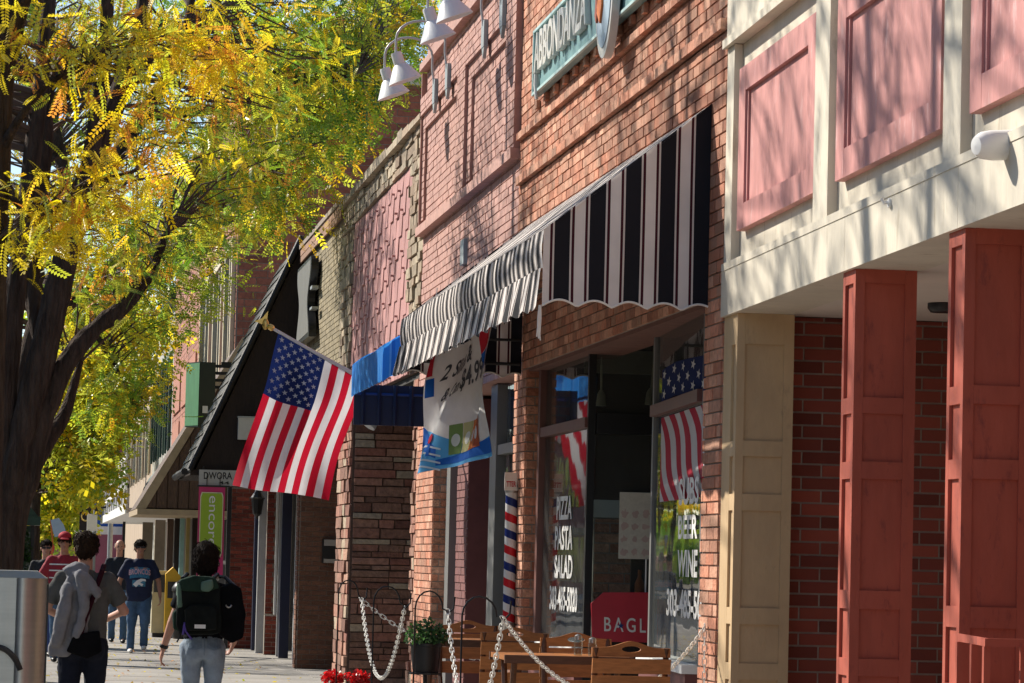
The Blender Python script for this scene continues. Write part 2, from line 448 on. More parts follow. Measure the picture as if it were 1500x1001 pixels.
# ------------------------------------------------------------------ masonry
UNIT = {}
def unit(mat):
    if mat.name not in UNIT: UNIT[mat.name] = MB().box(0, 1, 0, 1, 0, 1).mesh('brick', mat)
    return UNIT[mat.name]
def lay(u0, u1, z0, z1, L=0.203, H=0.0577, j=0.010, seed=0):
    out = []; k = math.floor(z0 / (H + j)); p = L + j
    while k * (H + j) < z1 - 0.004:
        a = max(z0, k * (H + j)); b = min(z1, k * (H + j) + H)
        if b - a > 0.012:
            u = math.floor(u0 / p) * p - (p / 2 if k % 2 else 0)
            while u < u1:
                c = max(u0, u); d = min(u1, u + L)
                if d - c > 0.02: out.append((c, d, a, b))
                u += p
        k += 1
    return out
def masonry(parent, plane, at, bricks, mat, proud=0.008, pick=None, npick=0, tf=None, name='brick', jit=0.004, rough=1):
    """lays bricks on the plane x = at (facing the street) or y = at (facing down the street towards the camera);
    those of pick are objects of their own, the rest one joined part"""
    single = []
    rest = bricks
    if pick:
        bricks = sorted(bricks, key=pick)
        single, rest = bricks[:npick], bricks[npick:]
    for (u0, u1, z0, z1) in single:
        o = bpy.data.objects.new(name, unit(mat)); C.objects.link(o); attach(o, parent)
        pr = proud + rnd.uniform(0, jit)
        if plane == 'x': loc = Vector((at - pr, u0, z0)); o.scale = (pr + 0.015, u1 - u0, z1 - z0)
        else: loc = Vector((u0, at - pr, z0)); o.scale = (u1 - u0, pr + 0.015, z1 - z0)
        o.location = tf(loc) if tf else loc
    if rest:
        mb = MB(tf)
        for (u0, u1, z0, z1) in rest:
            pr = proud + rnd.uniform(0, jit)
            if plane == 'x': mb.box(at - pr, at + 0.012, u0, u1, z0, z1)
            else: mb.box(u0, u1, at - pr, at + 0.012, z0, z1)
        mb.build(name + '_courses', mat, parent, kind='stuff')

# ------------------------------------------------------------------ cream and red arcade building (1 degree out of line with its neighbours)
def WT(p): return Vector((p.x - 0.0175 * (17.7 - p.y), p.y, p.z))
def wpt(x, y):
    q = onP(x, y, (F, 17.7, 0), (1, -0.0175, 0)); return q.y, q.z
wb = thing('arcade_building', 'cream arcade building with pink framed panels, red panelled pillars and a red brick porch', 'building', (F + 2, 13.0, 0))
def W(): return MB(WT)
y_end = 17.66; y_near = -14.0
W().box(F - 0.018, F + 0.3, y_near, y_end, 4.29, 6.6).build('parapet_wall', m_white, wb)
W().box(F - 0.042, F - 0.0185, y_near, y_end + 0.002, 4.285, 4.33).build('ledge', m_white, wb)
W().box(F + 0.035, F + 0.3, y_near, y_end, 3.14, 4.288).build('panel_wall', m_white, wb)
for xa, xb in ((1060.5, 1078), (1197, 1218), (1386, 1412)):
    W().box(F - 0.012, F + 0.034, wpt(xb, 150)[0], min(wpt(xa, 150)[0], y_end - 0.004), 3.142, 4.287).build('pilaster', m_white, wb)
W().box(F - 0.012, F + 0.034, 10.5, 10.82, 3.142, 4.287).build('pilaster', m_white, wb)
yb = [y_near, wpt(1412, 260)[0], wpt(1245, 320)[0], y_end]
for a, b in zip(yb, yb[1:]):
    W().box(F - 0.022, F + 0.3, a + 0.004, b, 2.86, 3.138).build('fascia_board', m_white, wb)
W().box(F - 0.026, F - 0.0225, y_near, y_end - .01, 3.10, 3.139).build('fascia_lip', m_white, wb)
for xa, xb, zt, zb in ((1085, 1196, 4.13, 3.285), (1228, 1381, 4.13, 3.285), (1424, 1640, 4.13, 3.285)):
    ya, yc = wpt(xb, 200)[0], wpt(xa, 200)[0]
    fw = 0.17
    pan = W().box(F + 0.012, F + 0.03, ya + 0.02, yc - 0.02, zb + 0.02, zt - 0.02).build('panel', m_pinkp, wb)
    fo = F - 0.012; fi = F + 0.034
    fr = []
    fr.append(W().box(fo, fi, ya, ya + fw, zb, zt)); fr.append(W().box(fo, fi, yc - fw, yc, zb, zt))
    fr.append(W().box(fo + .001, fi, ya + fw, yc - fw, zb, zb + 0.13)); fr.append(W().box(fo + .001, fi, ya + fw, yc - fw, zt - 0.13, zt))
    for q in fr: q.build('panel_frame', m_pinkp, pan)
    W().box(fo + 0.012, fi, ya + fw, ya + fw + 0.03, zb + 0.13, zt - 0.13).box(fo + 0.012, fi, yc - fw - 0.03, yc - fw, zb + 0.13, zt - 0.13).build('moulding', m_pinkp, pan)
W().box(F + 0.002, F + 2.4, y_near, 17.47, 2.865, 2.90).build('soffit', m_soffit, wb)
W().box(F + 0.301, F + 7, y_near, y_end - 0.002, 2.91, 6.4).build('upper_storey', m_white, wb)
W().box(F + 2.4, F + 7, y_near, 17.45, 0, 2.9).build('shop_wall', m_maroon, wb)
porch = W().box(F + 0.30, F + 2.4, 17.5, y_end, 0, 2.864).build('porch_wall', m_mortar, wb)
bl = lay(F + 0.31, F + 2.39, 0.01, 2.862)
vis = lambda b: (b[0] - F if b[3] > 0.9 else 9) - 0.001 * b[3]
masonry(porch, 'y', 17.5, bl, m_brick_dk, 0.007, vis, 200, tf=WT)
for x, zz, rr in ((1480, 212, 0.055),):
    yy, z = wpt(x, zz)
    W().lathe((F + 0.03, yy, z), [(0.01, -0.005), (rr, 0), (rr, 0.12), (rr * 0.9, 0.16), (rr * 0.6, 0.185), (0.004, 0.19)], 16, axis=(-1, -0.35, -0.1)).build('vent_cap', m_whitep, wb, smooth=True)
yy, z = wpt(1312, 298)
W().tube([(F + .02, yy, z), (F - 0.05, yy, z), (F - 0.06, yy, z + 0.02)], 0.008, 6).lathe((F - 0.02, yy, z), [(0.02, 0), (0.02, 0.012)], 8, axis=(-1, 0, 0)).build('hook', m_whitep, wb)
q = onP(1384, 446, (0, 0, 2.86), (0, 0, 1))
MB().lathe((q.x, q.y, 2.82), [(0.07, 0), (0.085, 0.02), (0.085, 0.044)], 16).build('ceiling_lamp', m_iron, wb, smooth=True)
PR = [0.0, 0.10, 0.60, 0.68, 1.09, 1.165, 1.38, 1.46, 1.945, 2.02, 2.23, 2.30, 2.80, 2.86]
def pillar(name, y0, y1, x0, x1, mat, rails):
    p = W().box(x0 + 0.014, x1 - 0.014, y0 + 0.014, y1 - 0.014, 0, 2.859).build(name, mat, wb)
    sw = 0.042
    st = W()
    for (a, b) in ((x0, x0 + sw), (x1 - sw - .01, x1)):
        st.box(a, b, y0, y0 + 0.0135, 0, 2.8585)
    for (a, b) in ((y0 + .0137, y0 + sw), (y1 - sw, y1)):
        st.box(x0, x0 + 0.0135, a, b, 0, 2.8585)
    st.build('stile', mat, p)
    for k in range(0, len(rails), 2):
        a, b = rails[k], rails[k + 1]
        W().box(x0 + sw + .0005, x1 - sw - .0105, y0 + .0005, y0 + 0.0136, a, b).box(x0 + .0005, x0 + 0.0136, y0 + sw + .0005, y1 - sw - .0005, a, b).build('rail', mat, p)
    return p
ya = wpt(1250, 600)[0]; pillar('pillar', ya, ya + 0.25, F - 0.0, F + 0.275, m_redp, PR)
ya = wpt(1410, 600)[0]; pillar('pillar', ya, ya + 0.25, F - 0.0, F + 0.275, m_redp, [max(0, r - 0.04) if r < 2.8 else r for r in PR])
ya = wpt(1610, 600)[0]; pillar('pillar', ya, ya + 0.25, F - 0.0, F + 0.275, m_redp, PR)
pillar('corner_pillar', 17.28, 17.48, F + 0.0, F + 0.30, m_tan, [0, 0.12, 0.42, 0.5, 0.97, 1.055, 1.255, 1.34, 1.84, 1.925, 2.12, 2.2, 2.70, 2.86])
W().box(F + 0.0, F + 0.298, 17.482, y_end, 0, 2.858).build('corner_pillar', m_tan, wb)
# red handrail by the second pillar
hr = thing('handrail', 'red painted metal handrail with square uprights in front of the second red pillar', 'railing', (3.45, 12.3, 0))
ra = onY(1404, 928, 12.45); rb = onY(1446, 935, 11.9); rc = onY(1620, 938, 11.9)
MB().hexa([(p.x, p.y + dy, p.z + dz) for dz in (-0.03, 0) for (p, dy) in ((ra, -.015), (rb, -.015), (rb, .015), (ra, .015))]).build('top_rail', m_redp, hr)
MB().box(rb.x - 0.012, rc.x, 11.885, 11.915, rb.z - 0.03, rb.z - 0.001).build('top_rail', m_redp, hr)
for t in (0.04, 0.55, 0.98):
    p = ra.lerp(rb, t)
    MB().box(p.x - 0.012, p.x + 0.012, p.y - 0.012, p.y + 0.012, 0, p.z - 0.0305).build('upright', m_redp, hr)
for k in range(1, 5):
    MB().box(rb.x + k * 0.13 - 0.008, rb.x + k * 0.13 + 0.008, 11.892, 11.908, 0.1, rb.z - 0.0305).build('upright', m_redp, hr)

# ------------------------------------------------------------------ brick restaurant building, a bare brick bay and a pink painted bay
PY0, PY1, PY2 = 17.672, fd(757), fd(617)
pz = thing('brick_restaurant', 'orange brick restaurant building with a pink painted bay, next to the cream arcade', 'building', (F + 3, 24.5, 0))
TOPZ = 6.52
MB().box(F + 0.001, F + 0.32, PY0, PY1, 2.98, 6.9).build('upper_wall', m_mortar, pz)
MB().box(F + 0.001, F + 0.32, PY1 + .001, PY2, 2.98, TOPZ).build('upper_wall', m_mortar_pink, pz)
bl = lay(PY0 + 0.002, PY1 - 0.004, 2.985, 6.88, L=0.165)
masonry(pz, 'x', F, bl, m_brick, 0.009, lambda b: b[0] if (b[2] > 4.0 and b[2] < 1.55 + 0.172 * b[0] * 1.0 and b[0] > 17.6) or (b[0] < 18.1 and 2.98 < b[2] < 5) else 99 + b[0], 290, jit=0.006)
zA, zB = 4.745, 4.40
for z in (zA, zB):
    bs = lay(PY0 + 0.01, PY1 - 0.06, z, z + 0.058)
    masonry(pz, 'x', F - 0.008, bs, m_brick, 0.04, name='ledge_brick')
for k in range(15):
    y = 18.3 + k * 0.45
    MB().box(F - 0.045, F - 0.016, y, y + 0.095, 4.868, 4.925).build('header_brick', m_brick, pz)
# painted bay
masonry(pz, 'x', F, lay(PY1 + 0.01, PY2 - 0.01, 2.985, TOPZ - 0.01), m_brick_pink, 0.006, jit=0.006)
def strip(y0, y1, z0, z1, pr, nm='raised_strip'):
    MB().box(F - pr + 0.005, F + 0.0005, y0, y1, z0, z1).build(nm, m_mortar_pink, pz)
    masonry(pz, 'x', F - pr + 0.005, lay(y0 + .002, y1 - .002, z0 + .002, z1 - .002), m_brick_pink, 0.005, name='strip_brick')
zp0, zp1 = 4.63, 5.78
strip(PY1 + 0.002, fd(749, 200), zp0 + .075, 6.2, 0.062); strip(fd(690, 200), fd(677, 250), zp0 + .075, zp1 - .001, 0.062); strip(fd(623, 250), PY2 - 0.003, zp0 + .075, 6.2, 0.062)
strip(fd(690, 200) - .25, fd(690, 200) - .002, zp0 + 0.14, zp1 - 0.14, 0.032)
strip(fd(749, 200) + 0.002, fd(749, 200) + .2, zp0 + 0.14, zp1 - 0.14, 0.032); strip(fd(677, 250) + .002, fd(677, 250) + .25, zp0 + .14, zp1 - .14, 0.032); strip(fd(623, 250) - .22, fd(623, 250) - .002, zp0 + .14, zp1 - .14, 0.032)
strip(fd(749, 200) + .002, fd(690, 200) - .002, zp1 - .138, zp1 - .001, 0.034); strip(fd(677, 250) + .002, fd(623, 250) - .002, zp1 - .138, zp1 - .001, 0.034)
strip(fd(749, 200) + .002, fd(623, 250) - .002, zp1, 5.95, 0.062)
MB().box(F - 0.085, F + 0.0005, PY1 + 0.001, PY2 - 0.001, zp0 - 0.01, zp0 + 0.072).build('ledge', m_brick_pink, pz)
MB().box(F - 0.085, F + 0.0005, PY1 + 0.001, PY2 - 0.001, 6.21, 6.28).build('ledge', m_brick_pink, pz)
MB().box(F - 0.05, F + 0.34, PY1 + 0.001, PY2 + 0.02, TOPZ, TOPZ + 0.06).build('coping', m_mortar_pink, pz)
MB().box(F + 0.32, 11, PY0, PY2 - .02, 3.3, 6.3).build('roof_mass', m_mortar_d, pz)
MB().box(F - 0.04, F - 0.006, fd(686, 360), fd(681, 360), fz(683, 388), fz(683, 352)).build('junction_box', m_zinc, pz)
# piers
def pier(y0, y1, x1, mat, z1=2.979):
    p = MB().box(F + 0.001, x1, y0, y1, 0, z1).build('pier', m_mortar, pz)
    masonry(p, 'x', F, lay(y0 + 0.002, y1 - 0.002, 0.01, z1 - .004), mat, 0.009, jit=0.005)
    masonry(p, 'y', y0, lay(F - 0.004, x1 - 0.004, 0.01, z1 - .004, L=0.11), mat, 0.008, jit=0.004)
    return p
pier(PY0 + 0.004, fd(1035), F + 0.32, m_brick)
pier(fd(770, 700), PY1 - 0.002, F + 0.32, m_brick)
pier(fd(634, 800), PY2 - 0.002, F + 0.32, m_brick)
MB().box(F + .003, F + .318, fd(1035) + .001, fd(770, 700) - .001, 2.955, 2.979).build('lintel_soffit', M('brown_lintel', (.16, .07, .05), .8, .2, 8), pz)
# storefront of the bare bay: two panes on the street, a set-back door between them
SX = F + 0.11
A1, A2 = (SX, 24.86), (SX, 22.7)
A5, A6 = (3.755, 20.8), (3.63, 18.62)
def pane_between(a, b, z0, z1, mat=None, th=0.008, name='pane', parent=None):
    a = Vector((*a, 0)); b = Vector((*b, 0)); n = (b - a).normalized().cross(Vector((0, 0, 1))) * th
    return MB().hexa([(*p.xy, z) for z in (z0, z1) for p in (a, b, b + n, a + n)]).build(name, mat or m_glass, parent or pz)
def bar_between(a, b, z0, z1, w, mat, name, off=0.0):
    a = Vector((*a, 0)); b = Vector((*b, 0)); t = (b - a).normalized(); n = t.cross(Vector((0, 0, 1)))
    p = [a + n * (off - w / 2), b + n * (off - w / 2), b + n * (off + w / 2), a + n * (off + w / 2)]
    return MB().hexa([(*q.xy, z) for z in (z0, z1) for q in p]).build(name, mat, pz)
def post(p, w, z0, z1, mat, name='mullion'):
    return MB().box(p[0] - w / 2, p[0] + w / 2, p[1] - w / 2, p[1] + w / 2, z0, z1).build(name, mat, pz)
m_frame_br = M('brown_frame', (0.15, 0.062, 0.05), 0.5, 0.12, 6)
for (a, b, bar) in ((A1, A2, m_frame_br), (A5, A6, m_frame_br)):
    bar_between(a, b, 0, 0.95, 0.16, m_maroon, 'bulkhead')
    bar_between(a, b, 0.951, 1.0, 0.2, m_whitep, 'sill')
    pane_between(a, b, 1.001, 2.46)
    bar_between(a, b, 2.461, 2.53, 0.09, bar, 'transom_bar')
    pane_between(a, b, 2.531, 2.97)
post((SX, 24.82), 0.1, 1.0, 2.975, m_frame_br); post(A2, 0.05, 0.0, 3.15, m_black); post(A5, 0.05, 0.0, 3.15, m_grey_frame); post((3.635, 18.6), 0.04, 1.0, 2.95, m_grey_frame)
RET = 22.7
pane_between((SX + .03, RET), (5.3, RET), 0.75, 2.42, m_glass); pane_between((SX + .03, RET), (5.3, RET), 2.56, 3.1, m_glass)
MB().box(SX + .03, 5.3, RET - .04, RET + .04, 2.421, 2.559).build('transom_bar', m_black, pz)
MB().box(SX + .03, 5.3, RET - .04, RET + .06, 0, 0.749).build('bulkhead', m_maroon, pz)
MB().box(SX + 0.03, 5.3, RET + 0.5, RET + 0.56, 2.86, 3.02).build('header_board', M('beige_board', (0.33, 0.27, 0.20), 0.8), pz)
dr = MB().box(5.3, 5.36, 20.85, 22.66, 0.0, 3.15).build('door', m_darkwood, pz)
MB().box(5.27, 5.299, 21.2, 21.3, 0.95, 1.15).build('handle', m_steel, dr)
pane_between((5.3, 20.8), (3.79, 20.8), 0.75, 3.1, m_glass_dk)
# shop interior of the bare bay
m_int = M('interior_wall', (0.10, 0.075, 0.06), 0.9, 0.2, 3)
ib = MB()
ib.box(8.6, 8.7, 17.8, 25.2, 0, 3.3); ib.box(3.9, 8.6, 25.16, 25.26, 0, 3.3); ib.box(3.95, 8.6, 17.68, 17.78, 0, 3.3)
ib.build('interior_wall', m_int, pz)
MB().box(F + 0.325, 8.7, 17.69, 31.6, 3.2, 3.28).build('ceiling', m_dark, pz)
MB().box(4.5, 7.8, 23.6, 24.0, 0, 1.1).build('counter', m_darkwood, pz)
ip = MB().box(3.72, 3.98, RET + .22, RET + .6, 0, 1.86).build('reflection_pier', m_mortar, pz); MB().box(3.71, 4.0, RET + .2, RET + .6, 1.861, 1.98).build('reflection_cap', m_whitep, pz)  # brick and cap added inside to stand for a reflection in the glass
masonry(ip, 'y', RET + .22, lay(3.725, 3.975, .8, 1.85), m_brick, .008)
MB().box(4.0, 5.2, RET + .9, RET + 1.2, 1.2, 1.26).box(4.0, 5.2, RET + .9, RET + 1.2, 1.7, 1.75).build('shelf', m_cream_trim, pz)
for k in range(9): MB().lathe((4.06 + k * .12, RET + 1.0, 1.261), [(.03, 0), (.035, .02), (.035, .15), (.014, .2), (.014, .25)], 10).build('bottle', (m_dkgreen, m_orange, m_steel)[k % 3], pz, smooth=True)
# pink bay: grey metal shop front with an open door
GX = F + 0.12
for xp, w in ((627, 0.09), (664, 0.08), (729, 0.12)):
    y = onX(xp, 750, GX).y
    MB().box(GX - 0.05, GX + 0.06, y - w * 1.6, y + w * 1.6, 0, 2.97).build('mullion', m_grey_frame, pz)
yq = [onX(x, 750, GX).y for x in (634, 657, 672, 686, 718, 741, 757)]
pane_between((GX, yq[0]), (GX, yq[1]), 0.55, 2.9); pane_between((GX, yq[5]), (GX, PY1 + .01), 0.55, 2.4); pane_between((GX, yq[5]), (GX, PY1 + .01), 2.48, 2.95)
MB().box(GX - 0.04, GX + 0.05, PY1, yq[4] - .32, 2.40, 2.479).build('transom_bar', m_grey_frame, pz)
MB().box(GX - 0.03, GX + 0.03, PY1, yq[5], 0, 0.549).box(GX - 0.03, GX + 0.03, yq[1], yq[0], 0, 0.549).build('bulkhead', m_maroon, pz)
jb = MB().box(GX, GX + 0.25, yq[3], yq[2] + .1, 0, 2.95).build('door_jamb', m_maroon, pz)
masonry(jb, 'x', GX, lay(yq[3] + .005, yq[2] + .09, 0.01, 2.94), M('brick_maroon', (0.17, 0.065, 0.06), 0.8, 0.2, 20, isl=0.15), 0.006)
ydm = (yq[3] + yq[4]) / 2
dl = MB().box(GX + 0.3, GX + 1.05, yq[3] - .06, yq[3] - .02, 0.02, 2.35).build('door', m_darkwood, pz)
MB().box(GX + 0.36, GX + 0.40, yq[3] - .1, yq[3] - .061, 0.95, 1.3).build('handle', m_steel, dl)
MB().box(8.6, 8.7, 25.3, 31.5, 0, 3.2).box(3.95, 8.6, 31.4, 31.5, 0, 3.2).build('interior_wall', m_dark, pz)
m_fliers = [m_whitep, m_yellow, M('flier_blue', (0.2, 0.35, 0.5), 0.6), M('flier_buff', (0.55, 0.45, 0.3), 0.6)]
for k, (x, y0, y1, mi) in enumerate(((640, 705, 722, 0), (646, 716, 726, 1), (644, 738, 756, 0), (650, 742, 760, 3), (652, 700, 718, 2), (648, 830, 850, 0))):
    a = onX(x, y0, GX - 0.012); b = onX(x + 7, y1, GX - 0.012)
    MB().box(GX - 0.012, GX - 0.010, min(a.y, b.y), max(a.y, b.y), b.z, a.z).build('flier', m_fliers[mi], pz)
m_palestone = M('pale_sandstone', (0.40, 0.31, 0.22), 0.9, 0.25, 14, bump=0.7, bscale=24)
# ------------------------------------------------------------------ stone fronted shop with pink shakes
SY0, SY1 = PY2 + 0.01, fd(505, 300)
sb = thing('stone_shop', 'low shop front with rough stone border, pink shake panel and deep stone lined entrance', 'building', (F + 3, 35.5, 0))
ST = 5.80
MB().box(F + 0.02, F + 0.32, SY0, SY1, 3.36, ST).build('upper_wall', m_stonejoint, sb)
MB().box(F + 0.32, 11, SY0, SY1 - .01, 3.4, 5.5).build('roof_mass', m_mortar_d, sb)
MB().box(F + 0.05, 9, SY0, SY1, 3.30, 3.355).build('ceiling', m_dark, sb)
def rubble(parent, plane, at, u0, u1, z0, z1, mat, lo=0.07, hi=0.13, l0=0.2, l1=0.5, dep=0.03, name='stone'):
    z = z0
    while z < z1 - 0.03:
        h = min(rnd.uniform(lo, hi), z1 - z); u = u0 - rnd.uniform(0, 0.1)
        while u < u1:
            w = rnd.uniform(l0, l1); a, b = max(u, u0) + .005, min(u + w, u1) - .005
            hh = h
            if b - a > 0.03:
                pr = rnd.uniform(0.3, 1) * dep; mb = MB()
                j = lambda s=0.006: rnd.uniform(-s, s)
                fr = [(a + .004 + j(), z + .009 + j()), (b - .004 + j(), z + .009 + j()), (b - .004 + j(), z + hh - .006 + j()), (a + .004 + j(), z + hh - .006 + j())]
                if plane == 'x':
                    mb.hexa([(at - pr + j(), fr[0][0], fr[0][1]), (at + .015, a, z + .006), (at + .015, b, z + .006), (at - pr + j(), fr[1][0], fr[1][1]),
                             (at - pr + j(), fr[3][0], fr[3][1]), (at + .015, a, z + hh - .004), (at + .015, b, z + hh - .004), (at - pr + j(), fr[2][0], fr[2][1])])
                else:
                    mb.hexa([(fr[0][0], at - pr + j(), fr[0][1]), (fr[1][0], at - pr + j(), fr[1][1]), (b, at + .015, z + .006), (a, at + .015, z + .006),
                             (fr[3][0], at - pr + j(), fr[3][1]), (fr[2][0], at - pr + j(), fr[2][1]), (b, at + .015, z + hh - .004), (a, at + .015, z + hh - .004)])
                mb.build(name, m_palestone if (mat is m_stone and rnd.random() < .12) else mat, parent)
            u += w
        z += h
yl, yr = fd(517, 400), fd(603, 300)
rubble(sb, 'x', F + 0.02, SY0, SY1, 5.47, ST - .04, m_stone_grey, 0.08, 0.14, 0.25, 0.6, 0.05)
rubble(sb, 'x', F + 0.02, SY0, yr - 0.01, 3.4, 5.465, m_stone_grey, 0.08, 0.15, 0.2, 0.5, 0.06)
rubble(sb, 'x', F + 0.02, yl + 0.01, SY1, 3.4, 5.465, m_stone_grey, 0.08, 0.15, 0.2, 0.5, 0.06)
y = SY0
while y < SY1:
    w = rnd.uniform(0.3, 0.7)
    MB().box(F - 0.07, F + 0.34, y + .006, min(y + w, SY1) - .006, ST - 0.035, ST + rnd.uniform(0.01, 0.09)).build('coping_stone', m_stone_grey, sb)
    y += w
wcol = 0.30; n = int((yl - yr) / wcol)
for i in range(n):
    y0 = yr + i * (yl - yr) / n; y1 = yr + (i + 1) * (yl - yr) / n
    z = 3.37 - (0.21 if i % 2 else 0) - rnd.uniform(0, .06)
    while z < 5.45:
        a, b = max(z, 3.37), min(z + 0.43, 5.464)
        if b - a > 0.05:
            t = rnd.uniform(0.016, 0.028); tt = 0.006
            MB().hexa([(F + .02 - t, y0 + .004, a), (F + .019, y0 + .004, a), (F + .019, y1 - .004, a), (F + .02 - t, y1 - .004, a),
                       (F + .02 - tt, y0 + .004, b), (F + .019, y0 + .004, b), (F + .019, y1 - .004, b), (F + .02 - tt, y1 - .004, b)]).build('shake', m_shake, sb)
            if rnd.random() < 0.5:
                yy = rnd.uniform(y0 + .05, y1 - .09)
                MB().box(F - t - .012, F + .02 - t + 0.004, yy, yy + .035, a + .03, a + .05).build('shake_tab', m_shake, sb)
        z += 0.43
# entrance: far return wall of sandstone and the near pier
yf = fd(509, 800)
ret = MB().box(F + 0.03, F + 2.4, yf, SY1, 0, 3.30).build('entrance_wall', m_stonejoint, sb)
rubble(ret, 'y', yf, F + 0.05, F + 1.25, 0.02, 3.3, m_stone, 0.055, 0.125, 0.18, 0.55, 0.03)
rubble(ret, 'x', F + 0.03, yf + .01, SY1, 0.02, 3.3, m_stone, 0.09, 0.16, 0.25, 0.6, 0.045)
MB().box(F + 2.4, F + 2.5, SY0, yf, 0, 3.3).build('shop_wall', m_darkwood, sb)
npier = MB().box(F + 0.03, F + 0.32, SY0, fd(604, 700), 0, 3.3).build('pier', m_stonejoint, sb)
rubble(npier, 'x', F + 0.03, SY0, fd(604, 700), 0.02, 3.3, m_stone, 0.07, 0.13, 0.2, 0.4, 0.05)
MB().box(F + 1.3, F + 1.36, SY0, yf - .02, 0, 0.7).build('bulkhead', m_darkwood, sb)
MB().box(F + 1.32, F + 1.33, SY0, yf - .02, 0.7, 3.28).build('pane', m_glass_dk, sb)
# flood light above the entrance
fl = thing('flood_light', 'small white can flood light above the stone lined entrance', 'lamp', (F + 0.2, 38.6, 3.1))
c = onY(549, 612, yf - 0.35)
MB().lathe(c, [(0.075, -0.13), (0.08, -0.1), (0.06, 0.0), (0.04, 0.09), (0.03, 0.12)], 14, axis=(0.5, 0.2, 0.8)).build('lamp_can', m_lampwhite, fl, smooth=True)
MB().tube([c + Vector((0.05, 0.02, 0.1)), c + Vector((0.06, 0.05, 0.2)), (c.x + .06, yf - .02, 3.299)], 0.014, 8).build('bracket', m_lampwhite, fl)
# back of the closet wall sign over the olive brick
# ------------------------------------------------------------------ olive brick shop
OY0, OY1 = SY1 + 0.01, fd(437, 600)
ob = thing('olive_brick_shop', 'low olive brown brick shop with a shaped wall sign, between stone shop and black mansard', 'building', (F + 3, 43, 0))
MB().box(F + 0.02, F + 0.32, OY0, OY1, 3.05, 5.86).build('upper_wall', m_mortar_d, ob)
masonry(ob, 'x', F + 0.02, lay(OY0, OY1 - .01, 3.06, 5.62), m_brick_olive, 0.008)
masonry(ob, 'x', F - 0.03, lay(OY0, OY1 - .01, 5.67, 5.85, L=0.6, H=0.17), M('brown_coping', (0.30, 0.17, 0.11), 0.85, 0.2, 10, isl=0.15), 0.01, name='coping_block')
MB().box(F - 0.06, F + 0.34, OY0, OY1, 5.86, 5.92).build('coping', m_mortar_d, ob)
MB().box(F + 0.32, 11, OY0, OY1, 3.1, 5.5).build('roof_mass', m_mortar_d, ob)
MB().box(F + 0.05, 9, OY0, OY1 - .02, 2.98, 3.045).build('ceiling', m_dark, ob)
yo = onX(439, 850, F + 0.02).y
rw = MB().box(F - 0.0, F + 2.4, yo, yo + .35, 0, 3.0).build('entrance_wall', m_mortar_d, ob)
masonry(rw, 'y', yo, lay(F + 0.01, F + 1.2, 0.01, 2.98), m_brick_brown, 0.008)
masonry(rw, 'x', F, lay(yo + .01, yo + .34, 0.01, 2.98), m_brick_brown, 0.02)
MB().box(F + 1.3, F + 1.4, OY0, yo, 0, 3.0).build('shop_wall', m_darkwood, ob)
mbx = thing('mailbox', 'black mailbox with silver bands on the brown brick entrance wall', 'mailbox', (F + 0.6, yo - .05, 1.4))
a = onY(472, 790, yo - 0.05); b = onY(506, 826, yo - 0.05)
MB().box(a.x, b.x, yo - 0.14, yo - 0.02, b.z, a.z).build('box', m_black, mbx)
MB().box(a.x + .02, b.x - .02, yo - 0.155, yo - 0.1405, a.z - .09, a.z - .005).build('band', m_steel, mbx)
MB().box(a.x + .02, b.x - .02, yo - 0.155, yo - 0.1405, b.z + .005, b.z + .06).build('band', m_steel, mbx)
sg = thing('wall_sign', 'tall weathered pale sign with curved edge darkened for shade on the olive brick wall', 'sign', (F - 0.1, 44, 4.9))
yA, yB = fd(470, 450), fd(447, 450); zt, zb = fz(458, 388), fz(458, 500)
pr = []
for k in range(25):
    t = k / 24; z = zb + (zt - zb) * t
    w = (yB - yA) * (0.36 + 0.06 * math.sin(t * math.pi * 2.0 + 2.2) + 0.03 * math.sin(t * 9))
    pr.append((z, w))
ym = (yA + yB) / 2
outline = [(F - 0.13, ym - w, z) for z, w in pr] + [(F - 0.13, ym + w, z) for z, w in reversed(pr)]
MB().prism(outline, (0.10, 0, 0)).build('sign_box', m_black, sg)  # black edge carries the shade of the side facing the camera
outline = [(F - 0.134, ym - w * .93, z + (.02 if i == 0 else 0)) for i, (z, w) in enumerate(pr[1:-1])] + [(F - 0.134, ym + w * .93, z) for z, w in reversed(pr[1:-1])]
MB().poly(outline).build('sign_face', M('weathered_white', (0.13, 0.13, 0.115), 0.7, 0.25, 8, wear=((0.16, 0.16, 0.15), 6, 0.55), stretch=(1, 3, 0.5)), sg)
MB().box(F - 0.12, F - 0.035, ym - .36 * (yB - yA) - .35, ym - .36 * (yB - yA) - .02, zb + .62, zb + .66).box(F - 0.12, F - 0.035, ym - .36 * (yB - yA) - .4, ym - .36 * (yB - yA) - .02, zb + .35, zb + .38).build('bracket', m_zinc, sg)

